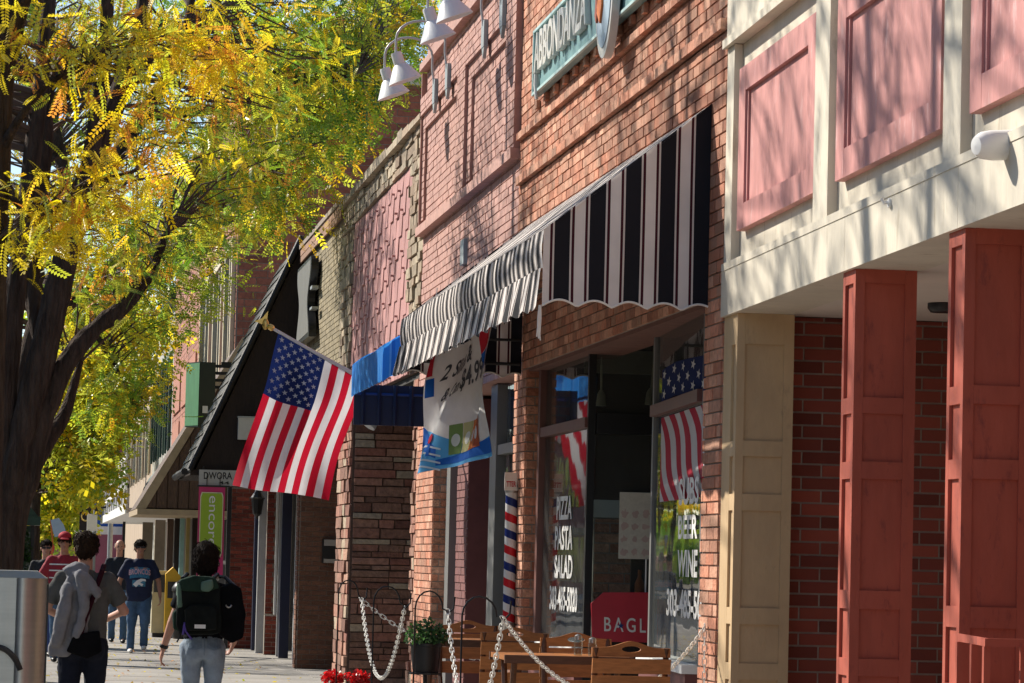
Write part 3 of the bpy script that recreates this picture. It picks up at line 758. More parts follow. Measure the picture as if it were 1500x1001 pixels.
# ------------------------------------------------------------------ shop with the great black mansard
KY0, KY1 = OY1 + 0.01, 61.5
kb = thing('mansard_shop', 'dark shop with a huge black shingled mansard overhanging the pavement', 'building', (F + 3, 53, 0))
p_top = onY(434, 352, KY0); p_out = onY(281, 690, KY0)
xo, zo, zt = p_out.x, p_out.z, p_top.z
zo2 = zo + 0.05
KE = KY0 + 4.6
MB().prism([(xo + .05, KY0, zo + .02), (F + .5, KY0, zo + .02), (F + .5, KY0, zt), (F + .02, KY0, zt)], (0, KE - KY0, 0)).build('mansard_core', m_darkwood, kb)
nrow = 17
for i in range(nrow):
    t0, t1 = i / nrow, (i + 1.25) / nrow
    a = Vector((xo, 0, zo)).lerp(Vector((F, 0, zt)), t0); b = Vector((xo, 0, zo)).lerp(Vector((F, 0, zt)), min(t1, 1))
    n = Vector((-(zt - zo), 0, (F - xo))).normalized()
    MB().hexa([(*(p + n * o).xy[:1], yy, (p + n * o).z) for (p, o) in ((a, .035), (b, 0.012)) for (o, yy) in ((o, KY0 - .03), (o, KE), (o - .03, KE), (o - .03, KY0 - .03))]).build('shingle_row', m_blackshingle, kb)
MB().tube([(xo - .03, KY0 - .05, zo + .02), (F - .02, KY0 - .05, zt + .05)], 0.045, 8).build('edge_trim', m_blackshingle, kb)
MB().box(xo - .02, F + .4, KY0 - .03, KY0 + .04, zo - .06, zo + .018).build('fascia_board', m_darkwood, kb)
MB().box(xo, F + .5, KY0 + .05, KE, zo - .04, zo + .015).build('soffit', m_darkwood, kb)
MB().tube([(xo - .06, KE - .1, zo), (xo - .1, KY0 + 2, zo - .01), (xo - .1, KY0, zo - .01)], 0.05, 8).build('gutter', m_blackshingle, kb)
MB().box(F + 0.5, 11, KY0, KY1, 2.7, 5.6).build('roof_mass', m_mortar_d, kb)
MB().box(F + .9, F + 1.0, KY0, KY1, 0, zo - .05).build('shop_wall', m_dark, kb)
yk = 56.6
kp = MB().box(onY(337, 800, yk).x, F + .95, yk, yk + .5, 0, zo - .045).build('pier', m_mortar_d, kb)
masonry(kp, 'y', yk, lay(onY(337, 800, yk).x + .01, onY(371, 800, yk).x, 0.01, zo - .06), m_brick_dk, 0.008)
def colm(name, x0, x1, Y, z0, z1, mat, dep=0.12, par=kb):
    a = onY(x0, 850, Y).x; b = onY(x1, 850, Y).x
    return MB().box(a, b, Y, Y + dep, z0, z1).build(name, mat, par)
m_navy = M('navy_paint', (0.02, 0.025, 0.06), 0.45, 0.1, 6)
colm('post', 330, 336, 56.3, 0, zo - .05, m_black); colm('post', 371, 376, 55.6, 0, zo - .05, m_navy)
colm('downpipe', 377, 389, 54.2, 0, zo - .05, M('grey_pipe', (0.42, 0.42, 0.42), 0.5, 0.1, 5))
bk = colm('bulkhead', 389, 407, 53.4, 0, 0.62, m_mortar)
masonry(bk, 'y', 53.4, lay(onY(390, 850, 53.4).x, onY(406, 850, 53.4).x, 0.01, .61), m_brick_dk, 0.008)
kq = colm('pier', 389, 401, 53.6, 0.63, zo - .05, m_mortar_d); masonry(kq, 'y', 53.6, lay(onY(389.5, 850, 53.6).x, onY(400.5, 850, 53.6).x, .64, zo - .06), m_brick_dk, .008)
colm('mullion', 402, 405, 53.2, .63, zo - .05, m_whitep, .05); colm('mullion', 407, 411, 52.6, 0, zo - .05, M('grey_pipe', (0,0,0)), .06)
colm('door', 411, 425, 51.8, 0, zo - .05, m_navy); colm('pane', 426, 431, 50.5, .5, zo - .05, m_glass_dk, .02); colm('post', 431.5, 436, 49.2, 0, zo - .05, M('grey_pipe', (0,0,0)))
# bits on the mansard end: small white box lamp
bl_ = thing('box_lamp', 'small pale box lamp on the dark end of the black mansard behind the flag', 'lamp', (2.8, KY0, 3.0))
a = onY(349, 612, KY0 - .1); b = onY(378, 645, KY0 - .1)
MB().box(a.x, b.x, KY0 - .16, KY0 - .03, b.z, a.z).build('lamp_box', M('frosted', (0.5, 0.5, 0.47), 0.5), bl_)
MB().box(a.x - .01, b.x + .01, KY0 - .17, KY0 - .02, a.z, a.z + .02).build('lid', m_zinc, bl_)
# hanging name sign
hs = thing('hanging_sign', 'grey hanging sign lettered DWORA under the black mansard', 'sign', (2.3, KY0 - .02, 2.6))
ys = KY0 - 0.12
a = onY(292, 688, ys); b = onY(372, 713, ys)
MB().box(a.x, b.x, ys, ys + .04, b.z, a.z).build('board', M('grey_board', (0.42, 0.42, 0.40), 0.7, 0.1, 8), hs)
MB().box(a.x + .05, a.x + .07, ys + .01, ys + .03, a.z, a.z + .05).box(b.x - .07, b.x - .05, ys + .01, ys + .03, a.z, a.z + .05).build('hanger', m_iron, hs)
lb = MB(); g = ys - .002
lettering(lb, 'DWORA', onY(298.5, 702, g), onY(340, 702.6, g), onY(298.5, 691.5, g), bold=0.02)
lettering(lb, '44', onY(320, 709.5, g), onY(336, 710, g), onY(320, 705, g), bold=0.02)
lb.build('lettering', m_black, hs)
# lime and magenta banner
en = thing('shop_banner', 'lime green and magenta banner reading encore hanging under the grey sign', 'banner', (2.3, KY0, 2.5))
yb_ = KY0 - .16
def bn(u, v):                                   # 0..1 right, 0..1 up
    a = onY(287.5, 845, yb_); b = onY(330, 714, yb_)
    return Vector((a.x + (b.x - a.x) * u, yb_ + 0.002 * math.sin(v * 5 + u * 2), a.z + (b.z - a.z) * v))
MB().grid(bn, 6, 20).build('cloth', m_magenta, en)
def blob(sc, off):
    pts = []
    for k in range(60):
        th = 2 * math.pi * k / 60
        cx, sn = math.cos(th), math.sin(th)
        r = 1.0
        u = 0.5 + 0.44 * sc * max(-1, min(1, cx * 1.5)); v = 0.58 + 0.36 * (sc if sc == 1 else .97) * max(-1, min(1, sn * 1.25)) * (1 if abs(cx) < .62 else 0.93)
        p = bn(u, v); pts.append((p.x, p.y - off, p.z))
    return pts
MB().poly(blob(1.0, 0.012)).build('border', M('cream_cloth', (0.72, 0.66, 0.45), 0.8), en)
MB().poly(blob(0.92, 0.016)).build('field', m_lime, en)
e = MB()
P = lambda u, v: bn(u, v) + Vector((0, -0.022, 0))
lettering(e, 'encore!', P(0.40, 0.90), P(0.40, 0.30), P(0.74, 0.90))
e.build('lettering', m_whitep, en)
e = MB(); lettering(e, 'que', P(0.52, 0.12), P(0.86, 0.12), P(0.52, 0.17)); lettering(e, 'up', P(0.62, 0.2), P(0.86, 0.2), P(0.62, 0.25)); e.build('lettering', m_whitep, en)
MB().tube([bn(0, 1) + Vector((-.03, 0, .01)), bn(1, 1) + Vector((.06, 0, .01))], 0.014, 6).build('rod', m_iron, en)
MB().tube([bn(0, 0) + Vector((-.02, 0, 0)), bn(1, 0) + Vector((.02, 0, 0))], 0.012, 6).build('rod', m_iron, en)
MB().tube([bn(.3, 1), bn(.3, 1) + Vector((0, .05, .2))], 0.006, 5).tube([bn(.8, 1), bn(.8, 1) + Vector((0, .05, .2))], 0.006, 5).build('hanger', m_iron, en)
# wall lantern
ln = thing('wall_lantern', 'dark carriage lantern on the brick pier under the black mansard', 'lamp', (onY(377, 740, 54.0).x, 54.0, 2.2))
c = onY(377, 738, 54.0)
MB().lathe(c, [(0.02, 0.24), (0.10, 0.10), (0.12, 0.09), (0.10, 0.07), (0.07, -0.16), (0.03, -0.2), (0.012, -0.24)], 8).build('lantern_body', m_iron, ln)
MB().tube([c + Vector((0, 0, .2)), c + Vector((.02, .1, .28)), c + Vector((.06, .2, .2))], 0.012, 6).build('arm', m_iron, ln)

# ------------------------------------------------------------------ two storey red brick building
BY0, BY1 = fd(345), fd(256)
tb = thing('two_storey_building', 'tall red brick building with cream window frames above the brown mansard', 'building', (F + 4, 72, 0))
HT = 10.6
MB().box(F + .001, 16, BY0, BY1, 2.6, HT).build('upper_wall', m_mortar_d, tb)
masonry(tb, 'y', BY0, lay(F + 0.02, F + 7, 4.6, HT - .02, L=0.42, H=0.125, j=.014), M('brick_old_red', (0.30, 0.095, 0.055), 0.85, 0.25, 14, isl=0.3), 0.01)
masonry(tb, 'x', F, lay(BY0 + .01, BY1 - .01, 2.65, HT - .02, L=0.42, H=0.125, j=.014), M('brick_rose', (0.36, 0.16, 0.11), 0.85, 0.2, 14, isl=0.25), 0.01)
MB().box(F + 1.2, 16, BY0 + 1, BY1, 0, 2.59).build('shop_wall', m_dark, tb)
MB().box(F - .25, 16.2, BY0 - .1, BY1, HT, HT + .4).build('cornice', m_cream_trim, tb)
for xa, xb in ((333, 344), (317, 329), (298, 312)):
    y0, y1 = fd(xb), fd(xa)
    w = MB().box(F - .02, F + .0, y0 + .25, y1 - .25, 4.75, 7.4).build('window', M('window_dark', (0.03, 0.035, 0.04), 0.15, 0.2, 3), tb)
    MB().box(F - .10, F - .0205, y0, y0 + .25, 4.5, 7.6).box(F - .10, F - .0205, y1 - .25, y1, 4.5, 7.6).box(F - .10, F - .0205, y0 + .25, y1 - .25, 7.4, 7.6).box(F - .07, F - .0205, (y0 + y1) / 2 - .08, (y0 + y1) / 2 + .08, 4.75, 7.4).build('frame', m_cream_trim, w)
    MB().box(F - .18, F - .0205, y0 - .1, y1 + .1, 4.35, 4.499).build('sill', m_cream_trim, w)
for k in range(3):
    y0 = fd(290 - k * 11); y1 = fd(281 - k * 11)
    MB().box(F - .05, F - .011, y0, y1, 3.9, 5.0).box(F - .05, F - .011, y0, y1, 5.3, 6.3).build('panel', M('terracotta', (0.40, 0.17, 0.11), 0.8, 0.15, 5), tb)
# brown board mansard
BKY = 60.6
p_out = onY(205, 752, BKY); zt2 = 5.4
xo2, zo2 = p_out.x, p_out.z
bm = thing('board_mansard', 'brown board mansard awning with pale edge boards, beyond the black mansard', 'awning', (2.6, 66, 2.4))
MB().prism([(xo2 + .04, BKY, zo2 + .1), (F - .01, BKY, zo2 + .1), (F - .01, BKY, zt2)], (0, 5.6, 0)).build('mansard_core', m_brownroof, bm)
d0 = Vector((xo2, 0, zo2 + .1)); d1 = Vector((F - .01, 0, zt2))
for k in range(7):
    y0 = BKY + k * 0.79
    MB().hexa([(p.x - .03, yy, p.z) if i < 4 else (p.x - .03, yy, p.z) for i, (p, yy) in enumerate(((d0, y0), (d0 + Vector((.06, 0, 0)), y0), (d0 + Vector((.06, 0, 0)), y0 + .76), (d0, y0 + .76), (d1, y0), (d1 + Vector((.03, 0, 0)), y0), (d1 + Vector((.03, 0, 0)), y0 + .76), (d1, y0 + .76)))]).build('board', m_brownroof, bm)
MB().hexa([(xo2 - .08, BKY - .05, zo2 + .08), (xo2 + .10, BKY - .05, zo2 + .08), (xo2 + .10, BKY - .01, zo2 + .08), (xo2 - .08, BKY - .01, zo2 + .08),
           (F - .10, BKY - .05, zt2), (F + .0, BKY - .05, zt2), (F + .0, BKY - .01, zt2), (F - .10, BKY - .01, zt2)]).build('edge_board', M('weathered_board', (.36, .28, .18), .8, .15, 6), bm)
MB().box(xo2 - .05, F - .02, BKY - .06, BKY + 5.6, zo2 - .02, zo2 + .079).build('base_board', M('weathered_board', (.36, .28, .18), .8, .15, 6), bm)
for k in range(9):
    x0 = xo2 + .1 + k * 0.19
    MB().prism([(x0, BKY - .03, zo2 + .1), (x0 + .17, BKY - .03, zo2 + .1), (x0 + .17, BKY - .03, zo2 + .1 + (x0 + .1 - xo2) / (F - xo2) * (zt2 - zo2) * .93), (x0, BKY - .03, zo2 + .1 + max(0.02, (x0 - .06 - xo2)) / (F - xo2) * (zt2 - zo2) * .93)], (0, .028, 0)).build('end_board', m_brownroof, bm)
# shop front under the brown mansard
for x0, x1, Y, mt in ((243, 252, 66, m_brownroof), (254, 262, 65, m_darkwood), (262, 268, 64.5, M('aqua_paint', (0.25, 0.42, 0.42), 0.6)), (271, 276, 64, M('ochre_poster', (.35, .27, .10), .7)), (280, 287, 63.5, m_darkwood), (225, 240, 69, M('tan_stone', (0.20, 0.16, 0.10), 0.8, 0.2, 4)), (207, 222, 75, M('tan_stone', (0, 0, 0)))):
    colm('shop_post', x0, x1, Y, 0, zo2 - .03, mt, .3, tb)
# green projecting box sign
gs = thing('box_sign', 'green box sign on black brackets above the brown mansard', 'sign', (2.5, 57.9, 4.2))
yg = 58.0
a = onY(275, 545, yg); b = onY(293, 530, yg); c = onY(317, 532, yg); zt, zb = onY(293, 530, yg).z, onY(293, 625, yg).z
A = Vector((a.x, yg + .5, 0)); B = Vector((b.x, yg, 0)); D = Vector((c.x, yg + .15, 0)); E = A + D - B
MB().hexa([(p.x, p.y, z) for z in (zb, zt) for p in (B, D, E, A)], 0).build('sign_box', M('sign_green_shaded', (0.008, 0.022, 0.013), .5, .2, 6), gs)  # shade on the camera side is put into this darker green
n = (B - A).cross(Vector((0, 0, 1))).normalized() * .006
MB().quad(*[(p.x + n.x, p.y + n.y, z) for (p, z) in ((A, zb + .02), (B, zb + .02), (B, zt - .02), (A, zt - .02))]).build('sign_face', m_green, gs)
q = onY(301, 600, yg); 
MB().box(q.x - .05, q.x + .04, yg + .02, yg + .05, q.z - .06, q.z + .06).build('sticker', m_whitep, gs)
for dz in (0.0, -.12, -.24, -.36):
    MB().box(D.x, F - .01 if dz < -.3 else D.x + .35, yg + .2, yg + .26, zt - .08 + dz, zt - .03 + dz).build('bracket', m_black, gs)
MB().box(D.x + .1, F - .01, yg + .2, yg + .26, zt - .03, zt + .02).build('bracket', m_black, gs)

# ------------------------------------------------------------------ farther buildings of the block
def far_block(name, label, y0, y1, h, mat, depth=10, x0=F, win=None, z_win=(4, 6), trim=m_cream_trim):
    r = thing(name, label, 'building', (x0 + 3, (y0 + y1) / 2, 0))
    MB().box(x0, x0 + depth, y0, y1, 0, h).build('wall', mat, r)
    MB().box(x0 - .25, x0 + depth, y0 - .05, y1 + .05, h, h + .35).build('cornice', trim, r)
    for k in range(win or 0):
        a = y0 + (k + .25) * (y1 - y0) / win; b = y0 + (k + .75) * (y1 - y0) / win
        w = MB().box(x0 - .03, x0 - .001, a, b, *z_win).build('window', M('window_dark', (0, 0, 0)), r)
        MB().box(x0 - .09, x0 - .031, a - .2, a, z_win[0] - .1, z_win[1] + .2).box(x0 - .09, x0 - .031, b, b + .2, z_win[0] - .1, z_win[1] + .2).box(x0 - .09, x0 - .031, a, b, z_win[1], z_win[1] + .2).build('frame', trim, w)
    return r
far_block('grey_building', 'pale grey rendered building with green framed windows beyond the red brick one', BY1 + .05, 112, 8.6, M('grey_render', (0.36, 0.35, 0.31), 0.85, 0.12, 1), win=4, z_win=(4.5, 7), trim=m_dkgreen)
far_block('tan_building', 'tan plastered building far along the block', 112.1, 150, 7.5, M('tan_render', (0.40, 0.31, 0.22), 0.85, 0.12, 1), win=5, z_win=(4.2, 6.2))
far_block('plum_building', 'plum coloured corner building beyond the traffic signal', 168, 200, 9.5, M('plum_render', (0.30, 0.085, 0.11), 0.85, 0.1, 1), x0=2.5, win=4, z_win=(4.2, 6.5), trim=m_whitep)
far_block('brick_block', 'distant brick building closing the street beyond the plum one', 215, 260, 11, M('far_brick', (0.32, 0.16, 0.11), 0.85, 0.15, 1), x0=0.6, win=5, z_win=(5, 8))
# flat white canopy with railing, dark green barrel awning on it
cn = thing('flat_canopy', 'long flat white canopy with pale railing over the pavement beyond the brown mansard', 'canopy', (2.6, 90, 2.3))
MB().box(1.9, F - .01, 76, 108, 2.42, 2.52).build('canopy_slab', m_whitep, cn)
MB().box(1.85, 1.899, 75.9, 108, 2.40, 2.62).build('edge_board', m_whitep, cn)
for z in (2.95, 3.3, 3.65): MB().box(1.86, 1.9, 76, 108, z, z + .1).build('rail', m_whitep, cn)
for k in range(12): MB().box(1.862, 1.898, 76 + k * 2.9, 76.25 + k * 2.9, 2.621, 3.66).build('post', m_whitep, cn)
MB().box(1.95, 1.97, 78, 108, 2.53, 3.5).build('panel', M('grey_panel', (0.25, 0.25, 0.24), 0.7), cn)
ga = thing('barrel_awning', 'dark green barrel awning above the flat white canopy', 'awning', (2.8, 79, 2.6))
arc = [(F - .01, 2.6)] + [(F - 1.25 * math.cos(t), 2.6 + 1.25 * math.sin(t)) for t in [k * math.pi / 2 / 8 for k in range(9)]]
MB().prism([(x, 76.4, z) for x, z in arc], (0, 5, 0)).build('hood', m_dkgreen, ga)
MB().box(F - 1.27, F, 76.3, 76.39, 2.55, 2.66).build('valance', M('pale_green', (0.3, 0.42, 0.36), 0.7), ga)
ba = thing('far_awning', 'bright blue shop awning far down the pavement', 'awning', (1.9, 150, 2.5))
p0, p1 = onY(101, 770, 150), onY(120, 736, 150)
MB().prism([(p0.x, 150, p0.z), (F - .01, 150, p0.z), (F - .01, 150, p1.z + .6), (p1.x, 150, p1.z)], (0, 5, 0)).build('hood', M('bright_blue', (0.02, 0.10, 0.42), 0.7), ba)
MB().box(p0.x - .05, F - .02, 149.9, 149.99, p0.z - .35, p0.z).build('valance', m_whitep, ba)
# ------------------------------------------------------------------ striped awning of the restaurant
c_w, c_k, c_m, c_t = (0.74, 0.69, 0.65), (0.014, 0.014, 0.019), (0.055, 0.009, 0.016), (0.62, 0.57, 0.53)
STR = [(0, c_w), (.30, c_m), (.375, c_t), (.425, c_k), (.87, c_t), (.92, c_m)]
m_stripe = stripe_mat('striped_canvas', STR, 0.19)
aw = thing('striped_awning', 'big black, white and maroon striped canvas awning over the restaurant front', 'awning', (3.1, 21.7, 3.0))
AX = 2.62; AY0, AY1 = 18.05, 25.28; ZW, ZF, ZS = 4.05, 3.33, 2.94
mb = MB()
sagf = lambda u, v: -0.03 * math.sin(math.pi * v) * (0.6 + 0.4 * math.sin(u * 40))
mb.grid(lambda u, v: Vector((F - 0.012 + (AX - F + .012) * v, AY0 + (AY1 - AY0) * u, ZW + (ZF - ZW) * v + sagf(u, v))), 60, 8, uvf=lambda u, v: (AY0 + (AY1 - AY0) * u, v))
mb.build('canopy', m_stripe, aw, smooth=True)
def valance(u, v):
    y = AY0 + (AY1 - AY0) * u
    z = ZF - v * 0.205
    return Vector((AX - 0.012 * math.sin(v * 3.1) - .004 * math.sin(y * 9), y, z))
MB().grid(valance, 80, 5, uvf=lambda u, v: (AY0 + (AY1 - AY0) * u, v)).build('valance', m_stripe, aw, smooth=True)
def skirt(u, v):
    y = AY0 + (AY1 - AY0) * u
    ln = 0.205 + 0.022 * abs(math.sin(math.pi * y / 0.19))
    amp = 0.006 + 0.030 * v
    amp *= min(1, u * 12)
    return Vector((AX - 0.012 - amp * (0.5 + 0.5 * math.sin(y * 2 * math.pi / 0.36 + 0.8 * math.sin(y * 2.3))) - 0.02 * v, y + 0.02 * v * math.sin(y * 3.1 + 1), ZF - 0.207 - ln * v))
MB().grid(skirt, 300, 8, uvf=lambda u, v: (AY0 + (AY1 - AY0) * u, v)).build('skirt', m_stripe, aw, smooth=True)
def side(Y):
    def f(u, v):
        x = AX + (F - .015 - AX) * u
        top = ZF + (ZW - ZF) * u
        bot = ZS + 0.035 * abs(math.sin(math.pi * (x - AX) / 0.19)) - 0.02
        return Vector((x, Y + 0.012 * math.sin(v * 2.6) * math.sin(u * 9), bot + (top - bot) * v))
    return f
for Y in (AY0 + .004, AY1 - .004):
    MB().grid(side(Y), 60, 6, uvf=lambda u, v: (AX + (F - .015 - AX) * u + .06, v)).build('side_panel', m_stripe, aw, smooth=True)
    s = side(Y - 0.006 if Y < 20 else Y)
    MB().tube([s(k / 60, 0) for k in range(61)], 0.006, 5).build('piping', m_chain, aw)
MB().tube([(AX + .03, AY0 + .03, ZF - .03), (AX + .03, AY1 - .03, ZF - .03)], 0.014, 6).tube([(AX + .03, AY0 + .03, ZS + .08), (AX + .03, AY1 - .03, ZS + .08)], 0.012, 6).build('frame', m_black, aw)
for Y in (AY0 + .03, 20.4, 22.8, AY1 - .03):
    fr = MB().tube([(F - .03, Y, ZW - .05), (AX + .03, Y, ZF - .05), (AX + .03, Y, ZS + .08)], 0.014, 6)
    if Y > 24: fr.tube([(AX + .03, Y, ZS + .08), (F - .03, Y, ZS + .08)], .014, 6).tube([(F - .3, Y, ZS + .08), (F - .3, Y, ZW - .3)], 0.012, 6).tube([(AX + .3, Y, ZS + .08), (AX + .3, Y, ZF + .15)], 0.012, 6).tube([(AX + .03, Y, 3.2), (F - .03, Y, 3.2)], 0.012, 6)
    fr.build('frame', m_black, aw)
cd = MB()
q = onY(790, 447, AY0 - .02)
for k in range(3):
    cd.tube([q + Vector((.004 * k, 0, 0)), q + Vector((.008 * k - .006, .0, -.07)), q + Vector((.006 * (k - 1), .0, -.12 - .02 * k)), q + Vector((.01 * (k - 1), 0, -.17 - .01 * k))], 0.004, 5)
cd.build('cord', m_chain, aw)
# ------------------------------------------------------------------ blue awning farther along
m_bluecv = stripe_mat('blue_canvas', [(0, (0.05, 0.32, 0.85)), (.55, (0.16, 0.48, 0.92)), (.7, (0.03, 0.22, 0.68))], 0.07, 0.5, 0.5)
bw = thing('blue_awning', 'bright blue canvas awning tucked behind the far end of the striped awning', 'awning', (3.1, 28.2, 2.9))
BX = 2.64; B0, B1 = 26.9, 29.6
zw, zf, zs = 3.75, 3.22, 2.95
mb = MB()
mb.grid(lambda u, v: Vector((F - .07 + (BX - F + .07) * v, B0 + (B1 - B0) * u, zw + (zf - zw) * v)), 20, 5, uvf=lambda u, v: (B0 + (B1 - B0) * u, v))
mb.build('canopy', m_bluecv, bw, smooth=True)
MB().grid(lambda u, v: Vector((BX - .01 * math.sin(u * 60) * v, B0 + (B1 - B0) * u, zf + (zs - zf) * v)), 60, 3, uvf=lambda u, v: (B0 + (B1 - B0) * u, v)).build('valance', m_bluecv, bw, smooth=True)
for Y in (B0, B1):
    MB().grid(lambda u, v: Vector((BX + (F - .07 - BX) * u, Y + .012 * math.sin(u * 30 + v * 4), (zs - .01 + .015 * abs(math.sin(u * 14)) + .45 * u) + (zf - zs + .01 + (zw - zf - .45) * u) * v)), 40, 5, uvf=lambda u, v: (u * .6, v)).build('side_panel', m_bluecv, bw, smooth=True)
MB().box(BX + .02, F - .08, B1 - .03, B1 - .01, zs - .25, zs + .1).build('end_board', m_navy, bw)
for k in range(6):
    MB().tube([(BX + .1 + .14 * k, B1 - .05, zs + .1), (BX + .1 + .14 * k, B1 - .05, zs - .25)], 0.02, 6).build('fringe', m_navy, bw)
MB().tube([(BX + .02, B0 + .04, zs + .02), (BX + .02, B1 - .04, zs + .02), (F - .08, B1 - .04, zs + .02)], 0.014, 6).build('frame', m_blue, bw)

# ------------------------------------------------------------------ restaurant name sign with oval badge
ns = thing('name_sign', 'weathered teal signboard with raised silver letters and an oval badge on the brick wall', 'sign', (F - .08, 21.4, 5.2))
NX = F - 0.085
n0, n1 = onX(784, 47, NX), onX(783, 141, NX)
yn1 = (n0.y + n1.y) / 2; zt, zb = n0.z, n1.z; yn0 = yn1 - 6.2
MB().box(NX, NX + .045, yn0, yn1, zb, zt).build('board', m_teal, ns)
for z in (zb, zt - .02): MB().box(NX - .02, NX - .0005, yn0, yn1, z, z + .02).build('edge_trim', M('pale_teal', (0.42, 0.58, 0.57), 0.5, 0.1, 9), ns)
MB().box(NX - .019, NX - .0005, yn1 - .03, yn1, zb + .021, zt - .021).build('edge_trim', M('pale_teal', (0, 0, 0)), ns)
for k in range(14): MB().box(NX + .0455, F - .011, yn1 - .3 - k * .42, yn1 - .22 - k * .42, zb + .1, zb + .16).build('standoff', m_zinc, ns)
NL = NX - .002
yl0 = onX(791, 60, NX).y; yl1 = onX(866, 60, NX).y
lt = MB()
lettering(lt, 'ABBONDANZA', (NL, yl0, zb + .13), (NL, yl1, zb + .13), (NL, yl0, zt - .06), depth=0.04, bold=0.02)
lt.build('lettering', m_silver, ns)
MB().tube([(NL - .02, yl0 - .02, zt - .1), (NL - .02, yl0 - .01, zb + .05), (NL - .02, yl0 - .05, zb - .06)], [.012, .02, .012], 8).build('flourish', m_silver, ns)
oc = onX(890, -25, NX - .05); ozb = onX(887, 86, NX - .05).z
orad = oc.z - ozb
oy = oc.y
ringv = lambda sc, x: [(x, oy - 0.34 * sc * math.cos(t), oc.z + orad * sc * math.sin(t)) for t in [2 * math.pi * k / 40 for k in range(40)]]
MB().prism(ringv(1.0, NX - .07), (.05, 0, 0)).build('badge', m_silver, ns)
MB().prism(ringv(.86, NX - .076), (.0055, 0, 0)).build('badge_field', M('badge_blue', (0.33, 0.42, 0.50), 0.5, 0.15, 6), ns)
fig = [(0.1, -.55), (.32, -.3), (.2, .1), (.35, .5), (.05, .62), (-.2, .3), (-.12, -.1), (-.3, -.35)]
MB().prism([(NX - .09, oy + .08 - .5 * a * .6, oc.z + orad * b * .95) for a, b in fig], (.0135, 0, 0)).build('badge_figure', m_orange, ns)
MB().prism([(NX - .09, oy + .2 - .3 * a * .5, oc.z - orad * .15 + orad * b * .6) for a, b in fig], (.013, 0, 0)).build('badge_figure', M('rust_red', (0.36, 0.08, 0.04), 0.6), ns)
# ------------------------------------------------------------------ gooseneck lamps on the pink bay
def gooseneck():
    r = thing('gooseneck_lamp', 'white cone shade lamp on a grey gooseneck arm, one of the row lighting the pink bay', 'lamp', (0, 0, 0), 'gooseneck lamps along the pink bay')
    MB().box(-.035, -.001, -.09, .09, -.13, .09).prism([(-.03, -.08, -.1305), (-.03, .08, -.1305), (-.03, 0, -.22)], (.028, 0, 0)).build('bracket', m_zinc, r, local=True)
    path = [Vector((-.03, 0, .05)), Vector((-.05, 0, .2))]
    for k in range(11):
        t = math.pi * k / 10
        path.append(Vector((-.05 - .22 + .22 * math.cos(t), 0, .3 + .17 * math.sin(t))))
    path.append(Vector((-.49, 0, .16)))
    MB().tube(path, 0.011, 8).build('arm', M('grey_arm', (0.42, 0.43, 0.44), 0.4, 0.06, 8), r, smooth=True, local=True)
    ax = Vector((-.36, 0, 1)).normalized(); top = Vector((-.49, 0, .18))
    sh = MB().lathe(top, [(0.012, 0.0), (.045, -.004), (.05, -.02), (.052, -.115), (.07, -.13), (.155, -.27), (.150, -.272), (.06, -.135)], 20, axis=ax)
    sh.build('shade', m_lampwhite, r, smooth=True, local=True)
    MB().ell(top + ax * -.2, .04, .04, .06, 10, 8).build('bulb', M('bulb_glass', (0.6, 0.6, 0.55), 0.2), r, smooth=True, local=True)
    return r
g0 = gooseneck()
for k, (xb, yb2) in enumerate(((641, 108), (660, 80), (714, 14), (741, -20))):
    o = g0 if k == 0 else copy_tree(g0)
    p = onX(xb, yb2, F - .062); o.location = (F - .0625, p.y, 5.86); o['label'] = ('white cone shade lamp on a gooseneck arm, ' + ('nearest the stone shop', 'second from the stone shop', 'third from the stone shop', 'nearest the bare brick bay')[k])

# ------------------------------------------------------------------ soda banner tied under the awning
bnr = thing('soda_banner', 'white and blue soda advertising banner hanging below the striped awning', 'banner', (3.1, 25.8, 2.9))
bTL, bTR = onY(641, 520, 25.2), onY(724, 470, 24.2)
bBL, bBR = onY(618, 697, 25.2), onY(715, 668, 24.2)
bnn = (bTR - bTL).cross(Vector((0, 0, 1))).normalized()          # towards the camera side
if bnn.y > 0: bnn = -bnn
def bf(u, v, off=0.0):                          # u right, v up
    p = (bBL * (1 - u) + bBR * u) * (1 - v) + (bTL * (1 - u) + bTR * u) * v
    w = 0.05 * math.sin(u * 5.5 + v * 2.2 + .4) * (1 - v * .4) + 0.03 * math.sin(u * 11 - v * 6) + 0.06 * (u - .5) ** 2
    return p + bnn * (w + off)
m_bnw = cloth_mat('banner_vinyl', (0.85, 0.85, 0.84), 0.45)
MB().grid(lambda u, v: bf(u, v), 40, 30).build('cloth', m_bnw, bnr, smooth=True)
def bpatch(u0, u1, f0, f1, mat, name, off):
    nn = max(3, int((u1 - u0) * 30))
    return MB().grid(lambda a, b: bf(u0 + (u1 - u0) * a, f0(u0 + (u1 - u0) * a) + (f1(u0 + (u1 - u0) * a) - f0(u0 + (u1 - u0) * a)) * b, off), nn, 8).build(name, mat, bnr, smooth=True)
m_bb = cloth_mat('banner_blue', (0.02, 0.13, 0.50), .3); m_bl = cloth_mat('banner_sky', (0.12, 0.42, 0.75), .3); m_br = cloth_mat('banner_red', (0.62, 0.03, 0.05), .3)
m_bg = cloth_mat('banner_leaf', (0.20, 0.30, 0.10), .3); m_bo = cloth_mat('banner_orange', (0.68, 0.20, 0.06), .3); m_brick2 = cloth_mat('banner_rust', (0.42, 0.10, 0.05), .3)
bpatch(0, 1, lambda u: 0.0, lambda u: .13 + .12 * (1 - u) ** 2 * 2 + .03 * math.sin(u * 7), m_bl, 'print', .003)
bpatch(0, .30, lambda u: .24 - u * .5, lambda u: .40 - u * .75, m_bb, 'print', .005)
